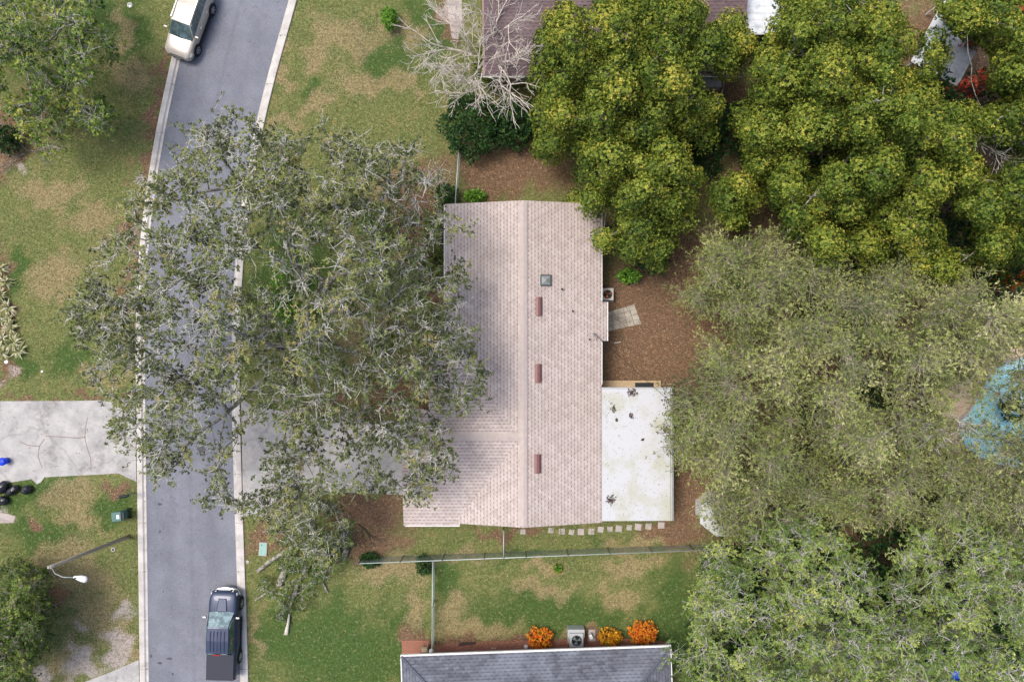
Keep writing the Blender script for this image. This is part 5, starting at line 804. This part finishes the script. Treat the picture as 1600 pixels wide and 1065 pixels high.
def vehicle(name, label, cat, loc, heading, paint, st, gh, wheels, r_, W_, split, hood, mirror_mat, truck=False):
    rt = root(name, label, cat, loc, rz=heading); body_loft(st).build('body', paint, rt, local=True, smooth=True, subsurf=2)
    (xf, wf, zf), (xtf, wtf, ztf), (xtr, wtr, ztr), (xr, wr_, zr_) = gh; xm = (xtf + xtr) / 2; zt = ztf + .05; wm = max(wtf, wtr) + .02
    B = [(xf, wf, zf), (xr, wr_, zr_)]; T = [(xtf, wtf, ztf), (xm, wm, zt), (xtr, wtr, ztr)]; zsh = .12
    rings = [[(x, -w, z - zsh) for x, w, z in (B[0],)] ]
    m = MB(); vs = []; 
    for s_ in (-1, 1): vs += [(xf, s_ * wf, zf - .1), (xtf, s_ * wtf, ztf), (xm, s_ * wm, zt), (xtr, s_ * wtr, ztr), (xr, s_ * wr_, zr_ - .1)]
    vs += [(xtf + .02, 0, ztf + .04), (xm, 0, zt + .05), (xtr - .02, 0, ztr + .04), (xf + .07, 0, zf - .1), (xr - .02, 0, zr_ - .1)]
    m.add(vs, [(0, 1, 2, 3, 4)[::-1], (5, 6, 7, 8, 9), (0, 13, 10, 1)[::-1], (13, 5, 6, 10)[::-1], (1, 10, 11, 2)[::-1], (10, 6, 7, 11)[::-1], (2, 11, 12, 3)[::-1], (11, 7, 8, 12)[::-1], (3, 12, 14, 4)[::-1], (12, 8, 9, 14)[::-1]]); m.build('cabin', paint, rt, local=True, bevel=.05)
    ws = MB()
    for s_ in (-1, 1):
        a = [(xf + .0, 0, 0)]; c4 = [(xf + .07, 0, zf - .02), (xf, s_ * wf * .93, zf - .02), (xtf, s_ * wtf * .9, ztf - .03), (xtf + .02, 0, ztf + .01)]
        if s_ < 0: c4 = [c4[1], c4[0], c4[3], c4[2]]
        q = quad_panel(c4, .03); ws.add(q.v, q.f)
    ws.build('windscreen', 'glass_sky' if truck else 'glass_dark', rt, local=True); q = quad_panel(inset([(xr, -wr_, zr_), (xr, wr_, zr_), (xtr, wtr, ztr), (xtr, -wtr, ztr)][::-1], .1, .1), -.035); q = quad_panel(inset([(xr, wr_, zr_), (xr, -wr_, zr_), (xtr, -wtr, ztr), (xtr, wtr, ztr)], .08, .08), .03); q.build('rear_window', 'glass_dark', rt, local=True)
    for s_ in (-1, 1):
        ed = [0] + split + [1]
        for a, b in zip(ed[:-1], ed[1:]):
            def pt(u, v): 
                bx = Vector((xf + (xr - xf) * u, s_ * (wf + (wr_ - wf) * u), zf + (zr_ - zf) * u)); tx = Vector((xtf + (xtr - xtf) * u, s_ * (wtf + (wtr - wtf) * u + .015), ztf + .04)); return bx * (1 - v) + tx * v
            c4 = [pt(a + .012 + (.05 if a == 0 else 0), .06), pt(b - .012 - (.04 if b == 1 else 0), .06), pt(b - .012 - (.02 if b == 1 else 0), .84), pt(a + .012 + (.02 if a == 0 else 0), .84)]
            if s_ < 0: c4 = [c4[1], c4[0], c4[3], c4[2]]
            quad_panel([c4[0], c4[1], c4[2], c4[3]][::-1] if False else [c4[1], c4[0], c4[3], c4[2]], .035).build('side_window', 'glass_dark', rt, local=True)
        mr = MB().loft([[(xf - .28 + a, s_ * (W_ / 2 - .02 + o), zf + .02 + b) for a, b in ((-.05, 0), (.07, .0), (.06, .14), (-.04, .14))] for o in (0, .22)]).build('wing_mirror', mirror_mat, rt, local=True, bevel=.02)
        for x, d in wheels:
            MB().lathe([(r_ * 1.17, -.03), (r_ * 1.17, .022), (r_ * 1.1, .026)], (x, s_ * (W_ / 2 - .035), r_ + .02), 28, 'y').build('wheel_arch', 'dark_plastic', rt, local=True) if s_ > 0 else MB().lathe([(r_ * 1.1, -.026), (r_ * 1.17, -.022), (r_ * 1.17, .03)], (x, s_ * (W_ / 2 - .035), r_ + .02), 28, 'y').build('wheel_arch', 'dark_plastic', rt, local=True)
            add_wheel(rt, x, s_ * (W_ / 2 - .07), r_, .22, s_)
        xh = st[2][0]
        for x in hood['handles']: MB().box((x, s_ * (W_ / 2 + .0), .92), (.2, .05, .04)).build('door_handle', 'chrome' if not truck else paint, rt, local=True, bevel=.01)
        MB().box((-.15, s_ * (W_ / 2 - .02), .3), (2.1, .1, .1)).build('sill', 'dark_plastic', rt, local=True, bevel=.02)
    return rt
# beige SUV
hx = math.radians(-109.9)
st = [(2.28, [(.5, .34), (.56, .5), (.56, .66), (.4, .72)]), (2.2, [(.74, .28), (.8, .5), (.76, .76), (.6, .84)]), (1.95, [(.84, .24), (.9, .55), (.84, .86), (.7, .95)]), (1.45, [(.86, .22), (.92, .6), (.86, .95), (.7, 1.02)]), (.98, [(.86, .22), (.92, .6), (.87, 1.0), (.72, 1.07)]), (0, [(.86, .22), (.92, .6), (.88, 1.02), (.7, 1.08)]), (-1.2, [(.86, .22), (.92, .6), (.88, 1.04), (.7, 1.1)]), (-1.95, [(.84, .24), (.9, .6), (.85, 1.04), (.7, 1.1)]), (-2.2, [(.76, .3), (.82, .6), (.78, .98), (.6, 1.04)]), (-2.27, [(.6, .36), (.66, .6), (.62, .9), (.5, .95)])]
sv_ = vehicle('parked_car', 'beige silver SUV parked against the left kerb at the top edge', 'car', (-19.85, 19.6, 0), hx, 'paint_beige', st, [(1.12, .8, 1.04), (.42, .62, 1.6), (-1.75, .62, 1.62), (-2.15, .72, 1.1)], [(1.38, 0), (-1.28, 0)], .36, 1.84, [.36, .68], {'handles': (.15, -.85)}, 'paint_beige')
for s_ in (-1, 1):
    MB().loft([[(2.02, s_ * .62, .74), (2.2, s_ * .6, .68), (2.24, s_ * .6, .6), (2.08, s_ * .62, .6)], [(1.78, s_ * .84, .84), (2.0, s_ * .84, .78), (2.02, s_ * .86, .68), (1.8, s_ * .9, .7)]]).build('headlight', 'lamp_glass', sv_, local=True, bevel=.01); MB().box((-2.16, s_ * .72, .9), (.1, .16, .3)).build('tail_light', 'light_red', sv_, local=True); MB().box((-.65, s_ * .6, 1.7), (1.9, .04, .035)).build('roof_rail', 'chrome', sv_, local=True)
MB().box((2.21, 0, .79), (.07, .9, .035)).box((2.28, 0, .64), (.06, .86, .06)).box((2.27, 0, .42), (.04, .8, .08)).build('grille', 'dark_plastic', sv_, local=True, bevel=.01); MB().box((2.285, 0, .62), (.02, .86, .02)).build('grille_bar', 'chrome', sv_, local=True); MB().box((2.295, 0, .5), (.012, .3, .1)).build('number_plate', 'label_white', sv_, local=True)
MB().box((2.24, .66, .42), (.06, .14, .08)).box((2.24, -.66, .42), (.06, .14, .08)).build('fog_light', 'dark_plastic', sv_, local=True)
# navy pickup
st = [(2.68, [(.46, .42), (.5, .55), (.5, .68), (.4, .74)]), (2.62, [(.7, .36), (.78, .56), (.74, .82), (.6, .9)]), (2.4, [(.82, .34), (.88, .62), (.83, .96), (.68, 1.04)]), (1.9, [(.86, .32), (.92, .65), (.87, 1.03), (.72, 1.12)]), (1.3, [(.86, .32), (.92, .65), (.87, 1.07), (.72, 1.16)]), (.4, [(.86, .32), (.92, .65), (.88, 1.1), (.72, 1.17)]), (-.95, [(.86, .32), (.92, .65), (.88, 1.12), (.72, 1.17)]), (-1.1, [(.86, .34), (.92, .65), (.9, 1.16), (.8, 1.18)]), (-2.5, [(.86, .36), (.92, .65), (.9, 1.16), (.8, 1.18)]), (-2.66, [(.8, .4), (.88, .65), (.86, 1.12), (.76, 1.15)]), (-2.7, [(.74, .44), (.82, .65), (.8, 1.05), (.7, 1.1)])]
tk = vehicle('pickup_truck', 'dark blue pickup truck with a black bed cover parked by the right kerb', 'truck', (-17.72, -17.95, 0), R(90 - 1.6), 'paint_navy', st, [(1.42, .8, 1.13), (.72, .66, 1.68), (-.85, .68, 1.7), (-1.12, .76, 1.15)], [(1.75, 0), (-1.55, 0)], .39, 1.84, [.5], {'handles': (.25, -.6)}, 'chrome', True)
MB().box((-1.9, 0, 1.195), (1.56, 1.66, .035)).build('bed_cover', 'bed_cover', tk, local=True, bevel=.012); MB().tube([(2.36, -.88, .55), (2.56, -.72, .55), (2.69, -.4, .55), (2.74, 0, .55), (2.69, .4, .55), (2.56, .72, .55), (2.36, .88, .55)], .085, 8).build('front_bumper', 'chrome', tk, local=True, smooth=True); MB().box((-2.74, 0, .5), (.14, 1.64, .16)).build('rear_bumper', 'chrome', tk, local=True, bevel=.03)
MB().box((2.69, 0, .72), (.05, .8, .16)).build('grille', 'chrome', tk, local=True, bevel=.02); MB().loft([[(1.5, -.34, 1.14), (1.5, .34, 1.14), (1.5, .3, 1.2), (1.5, -.3, 1.2)], [(2.25, -.26, 1.05), (2.25, .26, 1.05), (2.25, .22, 1.1), (2.25, -.22, 1.1)]]).build('bonnet_scoop', 'paint_navy', tk, local=True, bevel=.03)
for s_ in (-1, 1):
    MB().loft([[(2.5, s_ * .5, .9), (2.66, s_ * .48, .84), (2.68, s_ * .5, .7), (2.5, s_ * .5, .7)], [(2.32, s_ * .8, .93), (2.5, s_ * .8, .86), (2.52, s_ * .82, .72), (2.34, s_ * .85, .72)]]).build('headlight', 'lamp_glass', tk, local=True, bevel=.01); MB().box((-2.68, s_ * .8, .88), (.08, .16, .3)).build('tail_light', 'light_red', tk, local=True)
for y in (-.42, -.21, 0, .21, .42): MB().box((-.1, y, 1.782), (1.25, .035, .02)).build('roof_rib', 'paint_navy', tk, local=True, bevel=.008)
MB().box((-.9, 0, 1.765), (.06, .42, .04)).build('brake_light', 'light_red', tk, local=True)

# ---------------------------------------------------------------- fallen leaves and grass blades (uncountable)
def road_mask(px, py): return (px > np.interp(py, yy, el) - 13) & (px < np.interp(py, yy, er) + 13)
def in_rects(px, py):
    m = np.zeros(len(px), bool)
    for x0, y0, x1, y1 in ((-200, 624, 218, 758), (376, 634, 640, 775), (125, 1030, 222, 1100), (690, 318, 945, 822), (636, 640, 700, 820), (628, 1010, 1050, 1400), (760, -300, 1165, 112), (940, 600, 1055, 815), (1490, 560, 1750, 730)): m |= (px > x0) & (px < x1) & (py > y0) & (py < y1)
    return m
n = 900000; px = rng.uniform(-20, 1620, n); py = rng.uniform(-20, 1085, n); mk = masks(px, py); wl = np.clip(mk['litter'] * 1.3 - .25, 0, 1) + .05 + .1 * mk['dry']; hard = road_mask(px, py) | in_rects(px, py); roofy = ((px > 600) & (py > 310) & (px < 1060) & (py < 822)) | (py > 1005) & (px > 620) | (py < 115) & (px > 750); keep = np.where(hard, (rng.uniform(0, 1, n) < .006 * ~roofy), rng.uniform(0, 1, n) < wl * .33)
px, py = px[keep], py[keep]; n = len(px); pos = np.stack([(px - 800) * .04, (532.5 - py) * .04, np.where(hard[keep], .045, rng.uniform(.01, .05, n))], 1); a = rng.uniform(0, 6.28, n); ax = np.stack([np.cos(a), np.sin(a), rng.normal(0, .2, n)], 1); l_ = rng.uniform(.05, .11, n)
v, f = leaves(pos, ax, np.array([[0, 0, 1.]]) + rng.normal(0, .35, (n, 3)), l_, l_ * .5); tag(link('fallen_leaves', mesh_np('fallen_leaves', v, f, M['leaf_fallen'], fattr={'tone': np.clip(rng.normal(.45, .27, n), 0, 1)})), 'brown fallen leaves scattered over the yards', 'leaves', kind='stuff')
n = 400000; px = rng.uniform(-20, 1180, n); py = rng.uniform(-20, 1085, n); mk = masks(px, py); keep = (rng.uniform(0, 1, n) > np.maximum(mk['litter'], mk['sand']) * 1.1) & ~road_mask(px, py) & ~in_rects(px, py)
px, py = px[keep], py[keep]; n = len(px); tn = .17 + .34 * vnoise(px, py, 25) + .5 * (vnoise(px, py + 50, 9) - .5) + .55 * (vnoise(px + 50, py, 4) - .5) + .42 * np.clip(mk['dry'][keep] * 1.6 - .4, 0, 1) - .3 * np.clip(mk['lush'][keep] * 1.4 - .4, 0, 1) + rng.normal(0, .14, n)
b = np.stack([(px - 800) * .04, (532.5 - py) * .04, np.zeros(n)], 1); a = rng.uniform(0, 6.28, n); w = np.stack([np.cos(a), np.sin(a), 0 * a], 1) * rng.uniform(.008, .02, n)[:, None]; tp_ = b + np.stack([rng.normal(0, .035, n), rng.normal(0, .035, n), rng.uniform(.03, .075, n)], 1)
v = np.stack([b - w, b + w, tp_], 1).reshape(-1, 3); tag(link('grass', mesh_np('grass', v, np.arange(3 * n).reshape(-1, 3), M['grass_blades'], fattr={'tone': np.clip(tn, 0, 1)})), 'short patchy lawn grass', 'grass', kind='stuff')
# leaf specks on the roofs' white membrane
n = 600; x = rng.uniform(X0 + .1, X1 - .15, n); y = rng.uniform(Y1 + .1, Y0 - .15, n); z = 2.5 - (x - X0) / (X1 - X0) * .1 + .012; a = rng.uniform(0, 6.28, n); l_ = rng.uniform(.025, .075, n)
v, f = leaves(np.stack([x, y, z], 1), np.stack([np.cos(a), np.sin(a), 0 * a], 1), np.tile([0, 0, 1.], (n, 1)), l_, l_ * .5); tag(link('roof_leaf_specks', mesh_np('roof_leaf_specks', v, f, M['leaf_fallen'], fattr={'tone': rng.uniform(0, .5, n)})), 'small dry leaves speckling the white porch roof', 'leaves', kind='stuff')

# repeats of one kind carry one group phrase
GR = {'oak_tree': 'oak trees of the yards', 'camphor_tree': 'dense yellow green trees in the upper right', 'feathery_tree': 'feathery olive trees on the right', 'log': 'sawn oak logs in the felled pile', 'felled_branch': 'leafy felled branches in the pile', 'rubbish_bag': 'black rubbish bags by the driveway', 'chain_link_fence': 'chain link fences', 'croton_shrub': 'croton bushes along the slate roofed house', 'dark_shrub': 'dark green shrubs',
      'leafy_shrub': 'bright leafy plants', 'hedge_shrub': 'shrubs along the house wall', 'flowering_shrub': 'red plants among the right side trees', 'dead_tree': 'leafless snags among the crowns', 'dead_branch': 'dead branches on the ground', 'valve_cover': 'round valve covers', 'twig_litter': 'twig and leaf heaps on the white roof', 'lawn_stone': 'white stones on the left lawn', 'air_conditioner': 'air conditioners', 'house': 'houses'}
for o in S.objects:
    if o.parent is None and o.get('label') and not o.get('group') and not o.get('kind'):
        g_ = GR.get(o.name.split('.')[0])
        if g_: o['group'] = g_
